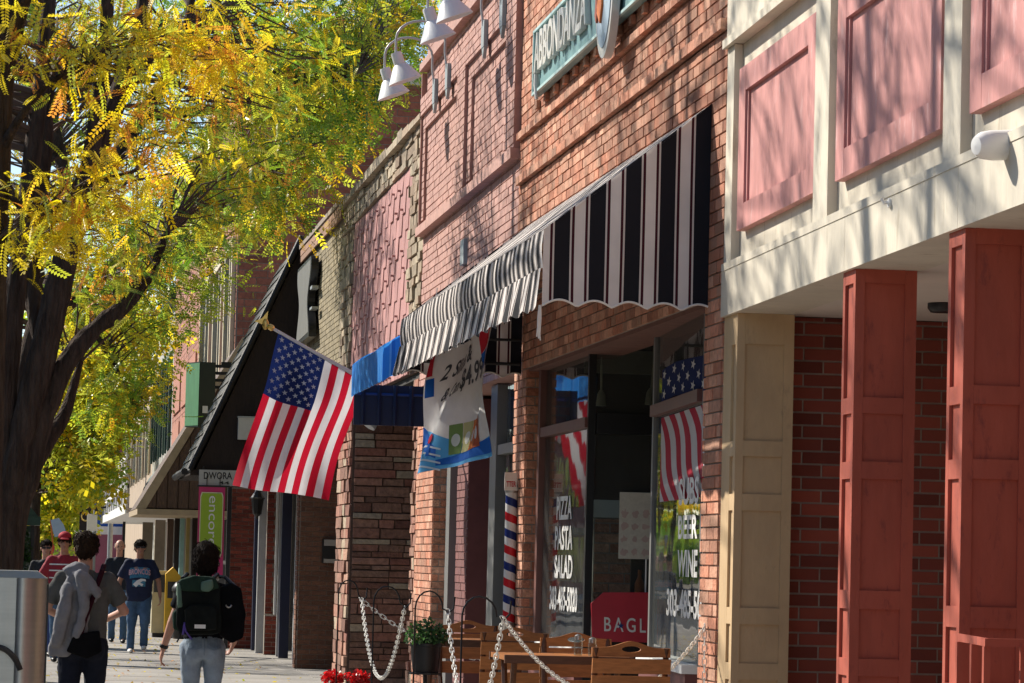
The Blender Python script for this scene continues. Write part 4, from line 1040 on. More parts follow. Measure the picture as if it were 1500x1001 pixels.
bpatch(.3, 1, lambda u: .03, lambda u: .05 + .09 * u, m_bb, 'print', .005)
for k in range(4): bpatch(0, .34, lambda u, k=k: .05 + k * .055 - u * .2 + .02 * math.sin(u * 9), lambda u, k=k: .065 + k * .055 - u * .2 + .02 * math.sin(u * 9), m_bnw, 'print', .007)
def disc(cu, cv, ru, rv, mat, off, lo=0, hi=2 * math.pi, name='print'):
    pts = [bf(cu + ru * math.cos(lo + (hi - lo) * k / 24), cv + rv * math.sin(lo + (hi - lo) * k / 24), off) for k in range(25)]
    return MB().poly(pts).build(name, mat, bnr)
bpatch(.80, .97, lambda u: .84 - .25 * (.97 - u) , lambda u: .995, m_br, 'emblem', .006)
bpatch(.80, .99, lambda u: .66 + 1.6 * max(0, .9 - u) ** 1.0 * .6, lambda u: .80 + .1 * (u - .8), m_bb, 'emblem', .006)
bpatch(.02, .08, lambda u: .80, lambda u: .97, m_br, 'emblem', .006); bpatch(.02, .10, lambda u: .63, lambda u: .78, m_bb, 'emblem', .006)
for k, mt in enumerate((m_bg, cloth_mat('banner_straw', (0.55, 0.5, 0.25), .3), m_bo, m_brick2)):
    u0 = .40 + k * .115
    bpatch(u0, u0 + .108, lambda u: .10, lambda u: .335, mt, 'print', .008)
    disc(u0 + .055, .21, .035, .05, m_bnw, .011)
bpatch(.20, .24, lambda u: .12, lambda u: .30, m_bb, 'print', .009); disc(.22, .26, .03, .04, m_br, .012)
def btext(s, u0, u1, v0, v1, slant, mat):
    uv, f = text_shape(s, 0.02)
    MB().add([bf(u0 + (u1 - u0) * a + slant * b * (v1 - v0), v0 + (v1 - v0) * b + .1 * (u0 + (u1 - u0) * a - u0), .006) for a, b in uv], f).build('lettering', mat, bnr)
m_ink = M('banner_ink', (0.05, 0.05, 0.06), 0.6)
btext('2 Slices &', .14, .66, .74, .86, .5, m_ink); btext('& Can', .16, .44, .57, .67, .5, m_ink); btext('$4.99', .46, .78, .58, .75, .3, m_ink)
MB().tube([bf(0, 1), bf(0, 1) + Vector((.02, 0, .5))], .004, 4).tube([bf(1, 1), bf(1, 1) + Vector((0.0, 0, .3))], .004, 4).build('rope', m_chain, bnr)

# ------------------------------------------------------------------ flag on its pole
fg = thing('flag', 'American flag hanging from a white pole angled out over the pavement', 'flag', (F, 31.2, 2.8))
FY = 31.0
pB = onX(640, 620, F - .06); FY = pB.y; pT = onY(399, 481, FY)
ff = pT - pB
fp = MB().tube([pB, pB.lerp(pT, .5) + Vector((0, 0, .005)), pT], [.018, .017, .014], 10).build('pole', M('white_pole', (0.62, 0.62, 0.62), 0.35, 0.05, 9), fg, smooth=True)
MB().lathe(pT, [(.01, -.02), (.03, 0), (.028, .03), (.012, .05)], 10, axis=ff).ell(pT + ff.normalized() * .07, .03, .02, .05, 10, 6).prism([pT + ff.normalized() * .08 + Vector((-.09, 0, .02)), pT + ff.normalized() * .06 + Vector((0, 0, -.01)), pT + ff.normalized() * .07 + Vector((.02, 0, .12)), pT + ff.normalized() * .10 + Vector((-.005, 0, .04))], (0, .015, 0)).build('finial', m_gold, fp, smooth=False)
MB().box(F - .06, F - .0125, FY - .05, FY + .05, pB.z - .1, pB.z + .06).build('bracket', m_zinc, fg)
fA, fB_, fC, fD = onY(408, 487, FY), onY(536, 556, FY), onY(480, 733, FY), onY(344, 711, FY)
def ffn(s, t, off=0.0):                         # s along the pole from tip, t down the fly
    p = (fA * (1 - s) + fB_ * s) * (1 - t) + (fD * (1 - s) + fC * s) * t
    k = min(1, t * 3)
    p = p + Vector((0.022 * math.sin(t * 5 + s * 1.5) * k, 0.10 * math.sin(s * 7.0 + t * 2.4) * k + .05 * math.sin(s * 15 - t * 3) * k - .04 * t + off, -.012 * math.sin(s * 6.5) * k))
    return p
m_fr = cloth_mat('flag_red', (0.52, 0.012, 0.035), .3); m_fw = cloth_mat('flag_white', (0.72, 0.72, 0.74), .3); m_fb = cloth_mat('flag_blue', (0.012, 0.025, 0.12), .2)
for k in range(13):
    s0, s1 = k / 13, (k + 1) / 13
    t0 = 0.4 if k < 7 else 0.0
    MB().grid(lambda a, b: ffn(s0 + (s1 - s0) * a, t0 + (1 - t0) * b), 3, 40).build('stripe', m_fr if k % 2 == 0 else m_fw, fg, smooth=True)
MB().grid(lambda a, b: ffn(7 / 13 * a, .4 * b), 20, 24).build('canton', m_fb, fg, smooth=True)
st = MB()
for r in range(9):
    for c_ in range(6 if r % 2 == 0 else 5):
        cs = (r + 1) / 10 * 7 / 13; ct = .4 * ((2 * c_ + 1 + (r % 2)) / 12)
        pts = []
        for k in range(10):
            rr = 1.0 if k % 2 == 0 else .4
            th = math.pi * k / 5 + math.pi / 2
            pts.append(ffn(cs - rr * .031 * math.sin(th), ct + rr * .0192 * math.cos(th), -.006))
        st.poly(pts)
st.build('star', m_fw, fg)
MB().tube([fA, fB_], .012, 6).build('sleeve', m_fw, fg)

# ------------------------------------------------------------------ barber pole and its little sign
bp = thing('barber_pole', 'barber pole with red, white and blue spiral stripes beside the brick pier', 'barber pole', (3.45, 25.1, 1.1))
cy = 25.35; pt = onY(748.5, 722, cy); pb_ = onY(746, 912, cy); cxm = (pt.x + pb_.x) / 2
m_spiral = stripe_mat('barber_stripes', [(0, (0.72, 0.71, 0.69)), (.25, (0.55, 0.02, 0.03)), (.5, (0.72, 0.71, 0.70)), (.75, (0.02, 0.035, 0.17))], 1.0, 0.0, 0.25)
Hb = pt.z - pb_.z
MB().grid(lambda u, v: Vector((cxm + .046 * math.cos(u * 2 * math.pi + math.pi / 2), cy + .046 * math.sin(u * 2 * math.pi + math.pi / 2), pb_.z + Hb * v)), 24, 30, uvf=lambda u, v: (v * Hb / .245 + u * .42 + 5, v)).build('cylinder', m_spiral, bp, smooth=True)
MB().lathe((cxm, cy, pt.z), [(.05, 0), (.056, .02), (.05, .05), (.03, .075), (.01, .08)], 16).lathe((cxm, cy, pb_.z), [(.01, -.07), (.04, -.06), (.056, -.02), (.05, 0)], 16).build('cap', m_steel, bp, smooth=True)
MB().box(cxm, F - .014, cy - .02, cy + .02, pt.z - .02, pt.z + .02).box(cxm, F - .014, cy - .02, cy + .02, pb_.z - .02, pb_.z + .02).build('bracket', m_steel, bp)
bs = thing('shop_plaque', 'small white plaque with red letters above the barber pole', 'sign', (3.45, 25.3, 2.2))
a = onY(739.5, 692, cy - .06); b = onY(757, 719, cy - .06)
MB().box(a.x, b.x, cy - .06, cy - .05, b.z, a.z).build('board', m_whitep, bs)
lt = MB(); lettering(lt, 'TTER', onY(742, 713, cy - .062), onY(756, 713.3, cy - .062), onY(742, 705, cy - .062), bold=.03); lt.build('lettering', m_redsign, bs)
MB().box(b.x, F - .014, cy - .055, cy - .05, b.z, b.z + .03).build('bracket', m_steel, bs)

# ------------------------------------------------------------------ window lettering, posters and things in the restaurant window
wl = MB(); PX = SX - .014
def on_street(x, y): return onX(x, y, PX)
for s, x0, x1, y0, y1 in (('PIZZA', 815, 837, 762, 728), ('PASTA', 812.5, 838, 806, 771), ('SALAD', 811.5, 838, 847, 813), ('303-485-5020', 804.5, 845, 893, 858)):
    p0 = on_street(x0, y0); p1 = on_street(x1, y0); 
    lettering(wl, s, p0, (PX, p1.y, p0.z), (PX, p0.y, on_street(x0, y1).z), bold=.03)
wl.build('window_lettering', m_whitep, pz)
wl = MB()
pn0 = Vector((A5[0], A5[1], 0)); pn1 = Vector((A6[0], A6[1], 0)); pnn = (pn1 - pn0).cross(Vector((0, 0, 1))).normalized()
pq = pn0 - pnn * .03 if pnn.x > 0 else pn0 + pnn * .03
def on_pane(x, y): return onP(x, y, pq, pnn)
for s, x0, x1, y0, y1 in (('SUBS', 994, 1023, 741, 702), ('BEER', 993, 1021, 790, 756), ('WINE', 992, 1021, 845, 806), ('303-485-50', 976, 1027, 902, 862)):
    p0 = on_pane(x0, y0); p1 = on_pane(x1, y0); p2 = on_pane(x0, y1)
    lettering(wl, s, p0, (p1.x, p1.y, p0.z), (p0.x, p0.y, p2.z), bold=.03)
wl.build('window_lettering', m_whitep, pz)
# stars and stripes bunting behind the near pane
bt = thing('window_flag', 'red, white and blue flag bunting on the near restaurant window', 'bunting', (3.8, 19.7, 2.2))
pq2 = pn0 + pnn * (-.016 if pnn.x > 0 else .016)
def on_in(x, y): return onP(x, y, pq2, pnn)
g0_, g1_ = on_in(966, 745), on_in(1040, 596)
def bfl(u, v):
    p = Vector((g0_.x + (g1_.x - g0_.x) * u, g0_.y + (g1_.y - g0_.y) * u, 1.93 + (2.44 - 1.93) * v)); return p + pnn * .003 * math.sin(u * 14)
m_bunt = stripe_mat('bunting_stripes', [(0, (0.70, 0.66, 0.66)), (.5, (0.52, 0.03, 0.06))], .16, .3)
MB().grid(bfl, 30, 10, uvf=lambda u, v: (u * .75 + v * .28 + .04 * math.sin(v * 6), v)).build('cloth', m_bunt, bt)
def bfu(u, v): q = bfl(u, v); q.z = 2.55 + .2 * v - .06 * abs(u - .3); return q
MB().grid(bfu, 20, 4).build('canton', m_fb, bt)
st = MB()
for k in range(14):
    cu, cv = (k % 5) * .2 + .08 + .1 * ((k // 5) % 2), .2 + .3 * (k // 5)
    st.poly([bfu(cu + (.045 if j % 2 == 0 else .018) * math.cos(math.pi * j / 5), cv + (.16 if j % 2 == 0 else .065) * math.sin(math.pi * j / 5)) - pnn * (.006 if pnn.x > 0 else -.006) for j in range(10)])
st.build('star', m_fw, bt)
# things seen through the set-back window
RY = RET - .03
pst = thing('poster', 'pale newsprint poster with rows of reddish figures in the set back window', 'poster', (4.0, RY, 1.8))
a = onY(908, 721, RY); b = onY(968, 820, RY)
MB().box(a.x, b.x, RY, RY + .004, b.z, a.z).build('sheet', M('newsprint', (0.55, 0.53, 0.45), 0.9, 0.1, 30), pst)
pf = MB()
for r in range(4):
    for c_ in range(4):
        cx = a.x + (c_ + .5) * (b.x - a.x) / 4; cz = b.z + (r + .5) * (a.z - b.z) * .78 / 4
        n_ = rnd.randint(5, 7)
        pf.poly([(cx + rnd.uniform(.014, .032) * math.cos(2 * math.pi * k / (2 * n_)), RY - .002, cz + rnd.uniform(.01, .036) * math.sin(2 * math.pi * k / (2 * n_))) for k in range(2 * n_)])
pf.build('print', M('faded_red', (0.47, 0.36, 0.32), 0.9), pst)
MB().tube([(b.x - .1, RY, b.z), (b.x - .1, RY, .9)], .006, 5).build('stick', m_whitep, pst)
rs = thing('bagel_sign', 'red sign with cut corners lettered BAGLE standing in the set back window', 'sign', (3.9, RY, 1.2))
rp = [onY(x, y, RY - .05) for x, y in ((868, 940), (866, 884), (884, 868), (958, 868), (982, 890), (984, 942))]
MB().prism(rp, (0, .02, 0)).build('board', m_redsign, rs)
lt = MB(); g = RY - .053
lettering(lt, 'B\u2009A\u2009G\u2009L\u2009E', onY(885, 925, g), onY(960, 928, g), onY(885, 904, g), bold=.01); lt.build('lettering', m_whitep, rs)
q = onY(909.5, 917, g - .002); MB().poly([(q.x + (.024 if k % 2 == 0 else .01) * math.sin(math.pi * k / 5), q.y, q.z + (.024 if k % 2 == 0 else .01) * math.cos(math.pi * k / 5)) for k in range(10)]).build('star', m_blue, rs)
MB().box(rp[1].x + .05, rp[3].x, RY - .04, RY - .012, .0, rp[0].z).build('foot', m_darkwood, rs)
sl = thing('spot_lamp', 'round pale spot lamp under the porch ceiling of the restaurant door', 'lamp', (3.84, RET - .2, 3.0))
c = onY(908, 500, RET - .15)
MB().lathe(c, [(.005, .06), (.05, .05), (.07, .0), (.072, -.015), (.062, -.018), (.05, -.005), (.005, 0)], 18, axis=(.25, .9, .25)).build('lamp_head', M('aged_white', (0.55, 0.5, 0.42), .5), sl, smooth=True)
MB().tube([c + Vector((0, .05, 0)), c + Vector((-.02, .1, .05)), (c.x - .02, c.y + .1, 3.199)], .012, 6).build('stem', m_iron, sl)
for k, (x, y0, y1) in enumerate(((881, 535, 584), (953, 540, 582))):
    pl = thing('pendant_lamp', 'small pale pendant lamp inside the set back window, ' + ('beside the street pane' if k == 0 else 'beside the door'), 'lamp', (4, RET + .3, 2.7), 'pendant lamps in the restaurant')
    a = onY(x + (4 if k else 0), y0, RET + .3); b = onY(x, y1, RET + .3)
    MB().tube([a, b], .009, 6).tube([a, (a.x, a.y, 3.199)], .005, 5).build('cord', m_cream_trim, pl)
    MB().lathe(b, [(.012, .06), (.03, .03), (.04, -.05), (.036, -.052)], 12).build('shade', m_cream_trim, pl, smooth=True)
# ------------------------------------------------------------------ people's furniture on the terrace: bar height folding chairs and tables
def bar_chair():
    r = thing('bar_chair', 'x', 'chair', (0, 0, 0), 'slatted bar chairs on the restaurant terrace')
    hw = .18
    for s in (-1, 1):                          # back faces -y; the seat is towards +y
        MB().tube([(s * hw, .42, 0), (s * hw, .12, .62), (s * hw, -.02, .86), (s * hw, -.07, 1.2)], .016, 6).build('leg', m_wood_dk, r, local=True)
        MB().tube([(s * (hw - .03), -.06, 0), (s * (hw - .03), .2, .5), (s * (hw - .03), .36, .74)], .015, 6).build('leg', m_wood_dk, r, local=True)
    for k in range(5):
        MB().box(-hw, hw, .0 + k * .085, .07 + k * .085, .745, .765).build('seat_slat', m_wood, r, local=True)
    for k, z in enumerate((.88, .975, 1.065)):
        y = -.03 - (z - .86) * .12
        MB().hexa([(-hw - .02, y - .03, z), (hw + .02, y - .03, z), (hw + .02, y - .012, z), (-hw - .02, y - .012, z), (-hw - .02, y - .04, z + .078), (hw + .02, y - .04, z + .078), (hw + .02, y - .022, z + .078), (-hw - .02, y - .022, z + .078)]).build('back_slat', m_wood, r, local=True)
    pts = []; N = 24                            # crest rail with a hand hole
    outer = [(-hw - .02, 1.152), (hw + .02, 1.152)] + [(hw + .02 - (2 * hw + .04) * k / N, 1.20 + .035 * math.exp(-((k / N - .5) * 5) ** 2)) for k in range(N + 1)]
    inner = [(.05 * math.cos(t), 1.193 + .016 * math.sin(t)) for t in [2 * math.pi * k / 16 for k in range(16)]]
    bm = bmesh.new()
    loops = []
    for lp in (outer, inner):
        vs = [bm.verts.new((x, -.078, z)) for x, z in lp]; loops.append(vs)
        for i in range(len(vs)): bm.edges.new((vs[i], vs[(i + 1) % len(vs)]))
    bmesh.ops.triangle_fill(bm, use_beauty=True, use_dissolve=False, edges=bm.edges[:])
    ge = bmesh.ops.extrude_face_region(bm, geom=bm.faces[:])
    bmesh.ops.translate(bm, vec=(0, .02, 0), verts=[v for v in ge['geom'] if isinstance(v, bmesh.types.BMVert)])
    bmesh.ops.recalc_face_normals(bm, faces=bm.faces[:])
    me = bpy.data.meshes.new('crest_rail'); bm.to_mesh(me); bm.free(); me.materials.append(m_wood)
    o = bpy.data.objects.new('crest_rail', me); C.objects.link(o); attach(o, r, True)
    MB().tube([(-hw, .3, .3), (hw, .3, .3)], .012, 6).build('stretcher', m_wood_dk, r, local=True)
    return r
bc = bar_chair()
CH = [((2.92, 16.85), 4, 'wooden slatted bar chair backing on the cream arcade, at the table with shakers'),
      ((2.94, 18.55), 184, 'wooden slatted bar chair facing the cream arcade across the table with shakers'),
      ((2.74, 19.75), 3, 'wooden slatted bar chair backing on the other table, at the barber pole table'),
      ((2.72, 21.6), 183, 'wooden slatted bar chair nearest the barber pole, facing the other chairs')]
for k, ((x, y), a, lab) in enumerate(CH):
    o = bc if k == 0 else copy_tree(bc)
    o.location = (x, y, 0.0); o.rotation_euler = (0, 0, R(a)); o['label'] = lab; o.scale = (1, 1, .945)
def bar_table():
    r = thing('bar_table', 'x', 'table', (0, 0, 0), 'slatted bar tables on the restaurant terrace')
    for k in range(8): MB().box(-.33 + k * .0835, -.33 + k * .0835 + .076, -.28, .28, 1.045, 1.07).build('top_slat', m_wood, r, local=True)
    for a, b in ((-.31, -.281), (.281, .31)): MB().box(-.335, .335, a, b, 1.03, 1.072).build('edge_rail', m_wood_dk, r, local=True)
    for sx in (-1, 1):
        for sy in (-1, 1): MB().tube([(sx * .27, sy * .22, 0), (sx * .27, -sy * .2, 1.03)], .017, 6).build('leg', m_wood_dk, r, local=True)
    MB().tube([(-.27, 0, .5), (.27, 0, .5)], .012, 6).build('stretcher', m_wood_dk, r, local=True)
    return r
t0 = bar_table(); t0.location = (2.70, 17.62, 0); t0['label'] = 'slatted wooden bar table with shakers, nearer the cream arcade'
t1 = copy_tree(t0); t1.location = (2.62, 20.65, 0); t1['label'] = 'slatted wooden bar table between the two chairs by the barber pole'
for k, dx in enumerate((0.0, 0.075)):
    cr = thing('shaker', 'small glass shaker on the bar table, ' + ('the taller one' if k == 0 else 'the shorter one'), 'shaker', (2.78 + dx, 17.55, 1.072))
    MB().lathe((2.78 + dx, 17.55, 1.071), [(.022, 0), (.024, .07 - .015 * k), (.018, .08 - .015 * k)], 10).build('jar', m_glass, cr, smooth=True)
    MB().lathe((2.78 + dx, 17.55, 1.0715 + .08 - .015 * k), [(.02, 0), (.02, .02), (.006, .03)], 10).build('cap', m_steel, cr, smooth=True)
# ------------------------------------------------------------------ shepherd's hooks and white chain
def link_mesh():
    pts = []
    for k in range(14):
        t = 2 * math.pi * k / 14
        pts.append(Vector((0.011 * math.cos(t), 0, .012 * (1 if math.sin(t) > 0 else -1) * (abs(math.sin(t)) > .2) + .011 * math.sin(t))))
    return pts
LINK = link_mesh()
def chain(name, label, pts):
    """pts: dense polyline; every link is a ring, turned a quarter from its neighbour"""
    r = thing(name, label, 'chain', pts[0], 'white plastic chains of the terrace')
    seg = [0.0]
    for a, b in zip(pts, pts[1:]): seg.append(seg[-1] + (b - a).length)
    def at(s):
        for i in range(len(seg) - 1):
            if seg[i + 1] >= s: return pts[i].lerp(pts[i + 1], (s - seg[i]) / max(1e-6, seg[i + 1] - seg[i])), (pts[i + 1] - pts[i]).normalized()
        return pts[-1], (pts[-1] - pts[-2]).normalized()
    s = 0.0; k = 0; step = .036
    while s < seg[-1] and k < 90:
        p, t = at(s)
        q = t.to_track_quat('Z', 'Y').to_matrix() @ Matrix.Rotation(math.pi / 2 * (k % 2), 3, 'Z')
        MB().tube([p + q @ (v * 1.0) for v in LINK + LINK[:1]], .0032, 5, cap=False).build('link', m_chain, r)
        s += step; k += 1
    return r
def cat(a, b, sag, n=40):
    return [a.lerp(b, i / n) - Vector((0, 0, sag * 4 * (i / n) * (1 - i / n))) for i in range(n + 1)]
HX = 2.1
HK = []
for k, (xc, yc, xp, lab) in enumerate(((530, 879, 494, 'beside the stone wall'), (593, 889, 546, 'behind the potted plant'), (656, 897, 607, 'in front of the potted plant'), (737, 906, 676, 'beside the dark bar chair'))):
    tip = onX(xc, yc, HX); post_ = onY(xp, 940, tip.y); pk = onY((xp + xc) / 2 - 2, yc - 29 - k, tip.y)
    h = thing('shepherd_hook', 'black iron shepherd hook stake ' + lab, 'hook', (post_.x, tip.y, 0), 'iron shepherd hooks round the terrace')
    px = post_.x; zt = pk.z; w = (tip.x - px)
    path = [Vector((px, tip.y, 0)), Vector((px, tip.y, .7)), Vector((px, tip.y, zt - .09))]
    for j in range(9):
        t = math.pi * (1 - j / 8)
        path.append(Vector((px + w * .42 + w * .42 * math.cos(t), tip.y, zt - .09 + .09 * math.sin(t))))
    path += [Vector((tip.x - w * .06, tip.y, tip.z + .01)), Vector((tip.x, tip.y, tip.z - .012)), Vector((tip.x + .03, tip.y, tip.z + .02)), Vector((tip.x + .035, tip.y, tip.z + .08))]
    MB().tube(path, .005, 6).build('rod', m_iron, h, smooth=True)
    MB().tube([(px - .06, tip.y, .0), (px - .06, tip.y, .12), (px + .06, tip.y, .12), (px + .06, tip.y, .0)], .005, 5).build('step', m_iron, h)
    HK.append(tip)
chain('chain', 'white plastic chain hanging between the hooks beside the stone wall and behind the potted plant', cat(HK[0], HK[1], .46))
chain('chain', 'white plastic chain running from the stone wall hook back to the shop front', cat(HK[0], Vector((3.50, HK[0].y - .3, 1.0)), .22))
chain('chain', 'white plastic chain hanging between the plant hook and the hook beside the dark bar chair', cat(HK[2], HK[3], .52))
wp = onX(1032, 920, F - .03)
chain('chain', 'long white plastic chain swagged in front of the bar chairs to the brick pier', cat(HK[3], wp, .36, 60))
chain('chain', 'loose white chain end hanging down the brick pier', [wp, wp + Vector((.005, 0, -.3)), wp + Vector((.01, 0, -.62))])
# ------------------------------------------------------------------ potted plant, geraniums
def leaves_ball(c, rx, rz, n, size, cols, name, parent, mat=m_leaf, seed=1, up=0.3):
    rg = np.random.default_rng(seed); mb = MB(); cl = []
    for k in range(n):
        d = rg.normal(size=3); d /= np.linalg.norm(d); r = rg.random() ** .5
        p = Vector((c[0] + d[0] * rx * r, c[1] + d[1] * rx * r, c[2] + abs(d[2]) * rz * r if up > .5 else c[2] + d[2] * rz * r))
        a = Vector(rg.normal(size=3)).normalized(); b = a.cross(Vector(rg.normal(size=3))).normalized()
        s = size * rg.uniform(.6, 1.3)
        mb.quad(p - a * s * .5, p + b * s * .32, p + a * s * .5, p - b * s * .32)
        cl.append(cols[rg.integers(len(cols))])
    o = mb.build(name, mat, parent)
    at = o.data.attributes.new('leafcol', 'FLOAT_COLOR', 'POINT')
    at.data.foreach_set('color', np.repeat(np.array([(*x, 1) for x in cl]), 4, axis=0).ravel().astype(np.float32))
    return o
pp_ = onX(623, 985, 2.27)
pp = thing('potted_plant', 'bushy green plant in a black pot on an iron stand behind the white chains', 'plant', (pp_.x, pp_.y, 0))
MB().lathe((pp_.x, pp_.y, pp_.z), [(.075, 0), (.085, .08), (.09, .15), (.096, .152), (.096, .17), (.082, .17), (.078, .14)], 18).build('pot', m_black, pp, smooth=True)
MB().tube([(pp_.x, pp_.y, 0), (pp_.x, pp_.y, pp_.z - .012)], .012, 6).lathe((pp_.x, pp_.y, pp_.z - .012), [(.1, 0), (.1, .011)], 14).tube([(pp_.x - .12, pp_.y, .006), (pp_.x + .12, pp_.y, .006)], .006, 5).tube([(pp_.x, pp_.y - .12, .006), (pp_.x, pp_.y + .12, .006)], .006, 5).build('stand', m_iron, pp)
leaves_ball((pp_.x, pp_.y, pp_.z + .17), .14, .15, 900, .026, [(0.035, .09, .02), (.06, .15, .04), (.09, .2, .06), (.02, .05, .015)], 'foliage', pp, seed=3, up=1)
for k, x in enumerate((488, 525)):
    q = onX(x, 993, 2.2 if k else 1.98)
    gp = thing('geranium', 'red geranium bloom in a terracotta pot ' + ('at the foot of the stone corner' if k == 0 else 'in front of the stone entrance wall'), 'flower', (q.x, q.y, 0), 'red geraniums')
    leaves_ball(q, .085, .055, 260, .035, [(.62, .01, .015), (.45, .008, .012), (.75, .03, .03)], 'bloom', gp, seed=11 + k)
    leaves_ball((q.x, q.y, q.z - .16), .13, .1, 260, .05, [(.04, .11, .03), (.07, .17, .04)], 'foliage', gp, seed=21 + k)
    MB().tube([(q.x, q.y, .3), (q.x, q.y, q.z)], .008, 5).tube([(q.x + .05, q.y, .3), (q.x + .03, q.y, q.z - .05)], .006, 5).build('stem', m_dkgreen, gp)
    MB().lathe((q.x, q.y, 0), [(.11, 0), (.16, .32), (.175, .32), (.175, .37), (.15, .37), (.14, .3)], 16).build('pot', M('terracotta_pot', (.38, .15, .08), .8), gp, smooth=True)
# ------------------------------------------------------------------ people
V = Vector
DISP = bpy.data.textures.new('folds', 'CLOUDS'); DISP.noise_scale = 0.09; DISP.noise_depth = 2
def skin_over(mb, name, mat, parent=None, voxel=0.012, smooth=6, disp=0.0):
    """fuses overlapping shapes into one continuous surface"""
    o = bpy.data.objects.new(name, mb.mesh(name, mat)); C.objects.link(o)
    m = o.modifiers.new('r', 'REMESH'); m.mode = 'VOXEL'; m.voxel_size = voxel; m.use_smooth_shade = True
    s = o.modifiers.new('s', 'SMOOTH'); s.factor = 0.5; s.iterations = smooth
    if disp:
        d = o.modifiers.new('d', 'DISPLACE'); d.texture = DISP; d.strength = disp; d.mid_level = 0.5; d.texture_coords = 'LOCAL'
    dg = bpy.context.evaluated_depsgraph_get()
    me = bpy.data.meshes.new_from_object(o.evaluated_get(dg)); me.name = name
    old = o.data; o.modifiers.clear(); o.data = me; bpy.data.meshes.remove(old)
    me.materials.clear(); me.materials.append(mat)
    me.polygons.foreach_set('use_smooth', [True] * len(me.polygons)); me.polygons.foreach_set('material_index', [0] * len(me.polygons))
    if parent is not None: o.parent = parent
    return o
def limb(mb, pts, rad, n=12):
    pts = [V(p) for p in pts]
    mb.tube(pts, rad, n)
    for p, r in zip(pts, rad): mb.ell(p, r * .99, r * .99, r * .99, n, 8)
def loft(mb, rings, n=20):
    vs = []; fs = []
    for (c, rx, ry) in rings:
        for j in range(n):
            t = 2 * math.pi * j / n
            cx, sx = math.cos(t), math.sin(t)
            vs.append((c[0] + rx * math.copysign(abs(cx) ** .85, cx), c[1] + ry * math.copysign(abs(sx) ** .85, sx), c[2]))
    k = len(rings)
    for i in range(k - 1):
        for j in range(n): fs.append((i * n + j, i * n + (j + 1) % n, (i + 1) * n + (j + 1) % n, (i + 1) * n + j))
    fs.append(tuple(range(n))[::-1]); fs.append(tuple(range((k - 1) * n, k * n)))
    mb.add(vs, fs)
def hand(mb, wr, d, side, curl=.5, k=1.0):
    """palm, four bent fingers of unequal length and a thumb leaving the side of the palm"""
    d = V(d).normalized(); out = V((side, 0, 0)); f = (V((0, 1, 0)) - d * d.y).normalized(); n = d.cross(f).normalized()
    if n.dot(out) < 0: n = -n
    wr = V(wr)
    rot = Matrix((f, n, d)).transposed()
    mb.ell(wr + d * .05 * k, .040 * k, .017 * k, .055 * k, 12, 8, rot=rot)
    for i, ln in enumerate((.072, .08, .074, .058)):
        base = wr + d * (.088 * k) + f * ((.027 - i * .018) * k)
        mid = base + (d * math.cos(curl * .5) - n * math.sin(curl * .5)) * ln * .5 * k
        tip = mid + (d * math.cos(curl * 1.7) - n * math.sin(curl * 1.7)) * ln * .5 * k
        limb(mb, [base - d * .012 * k, mid, tip], [.0095 * k, .009 * k, .0078 * k], 8)
    tb_ = wr + d * .03 * k + f * .032 * k
    t1_ = tb_ + (f * .6 + d * .75 - n * .2).normalized() * .04 * k; t2_ = t1_ + (d * .95 - n * .35 + f * .15).normalized() * .03 * k
    limb(mb, [tb_, t1_, t2_], [.0125 * k, .0105 * k, .009 * k], 8)
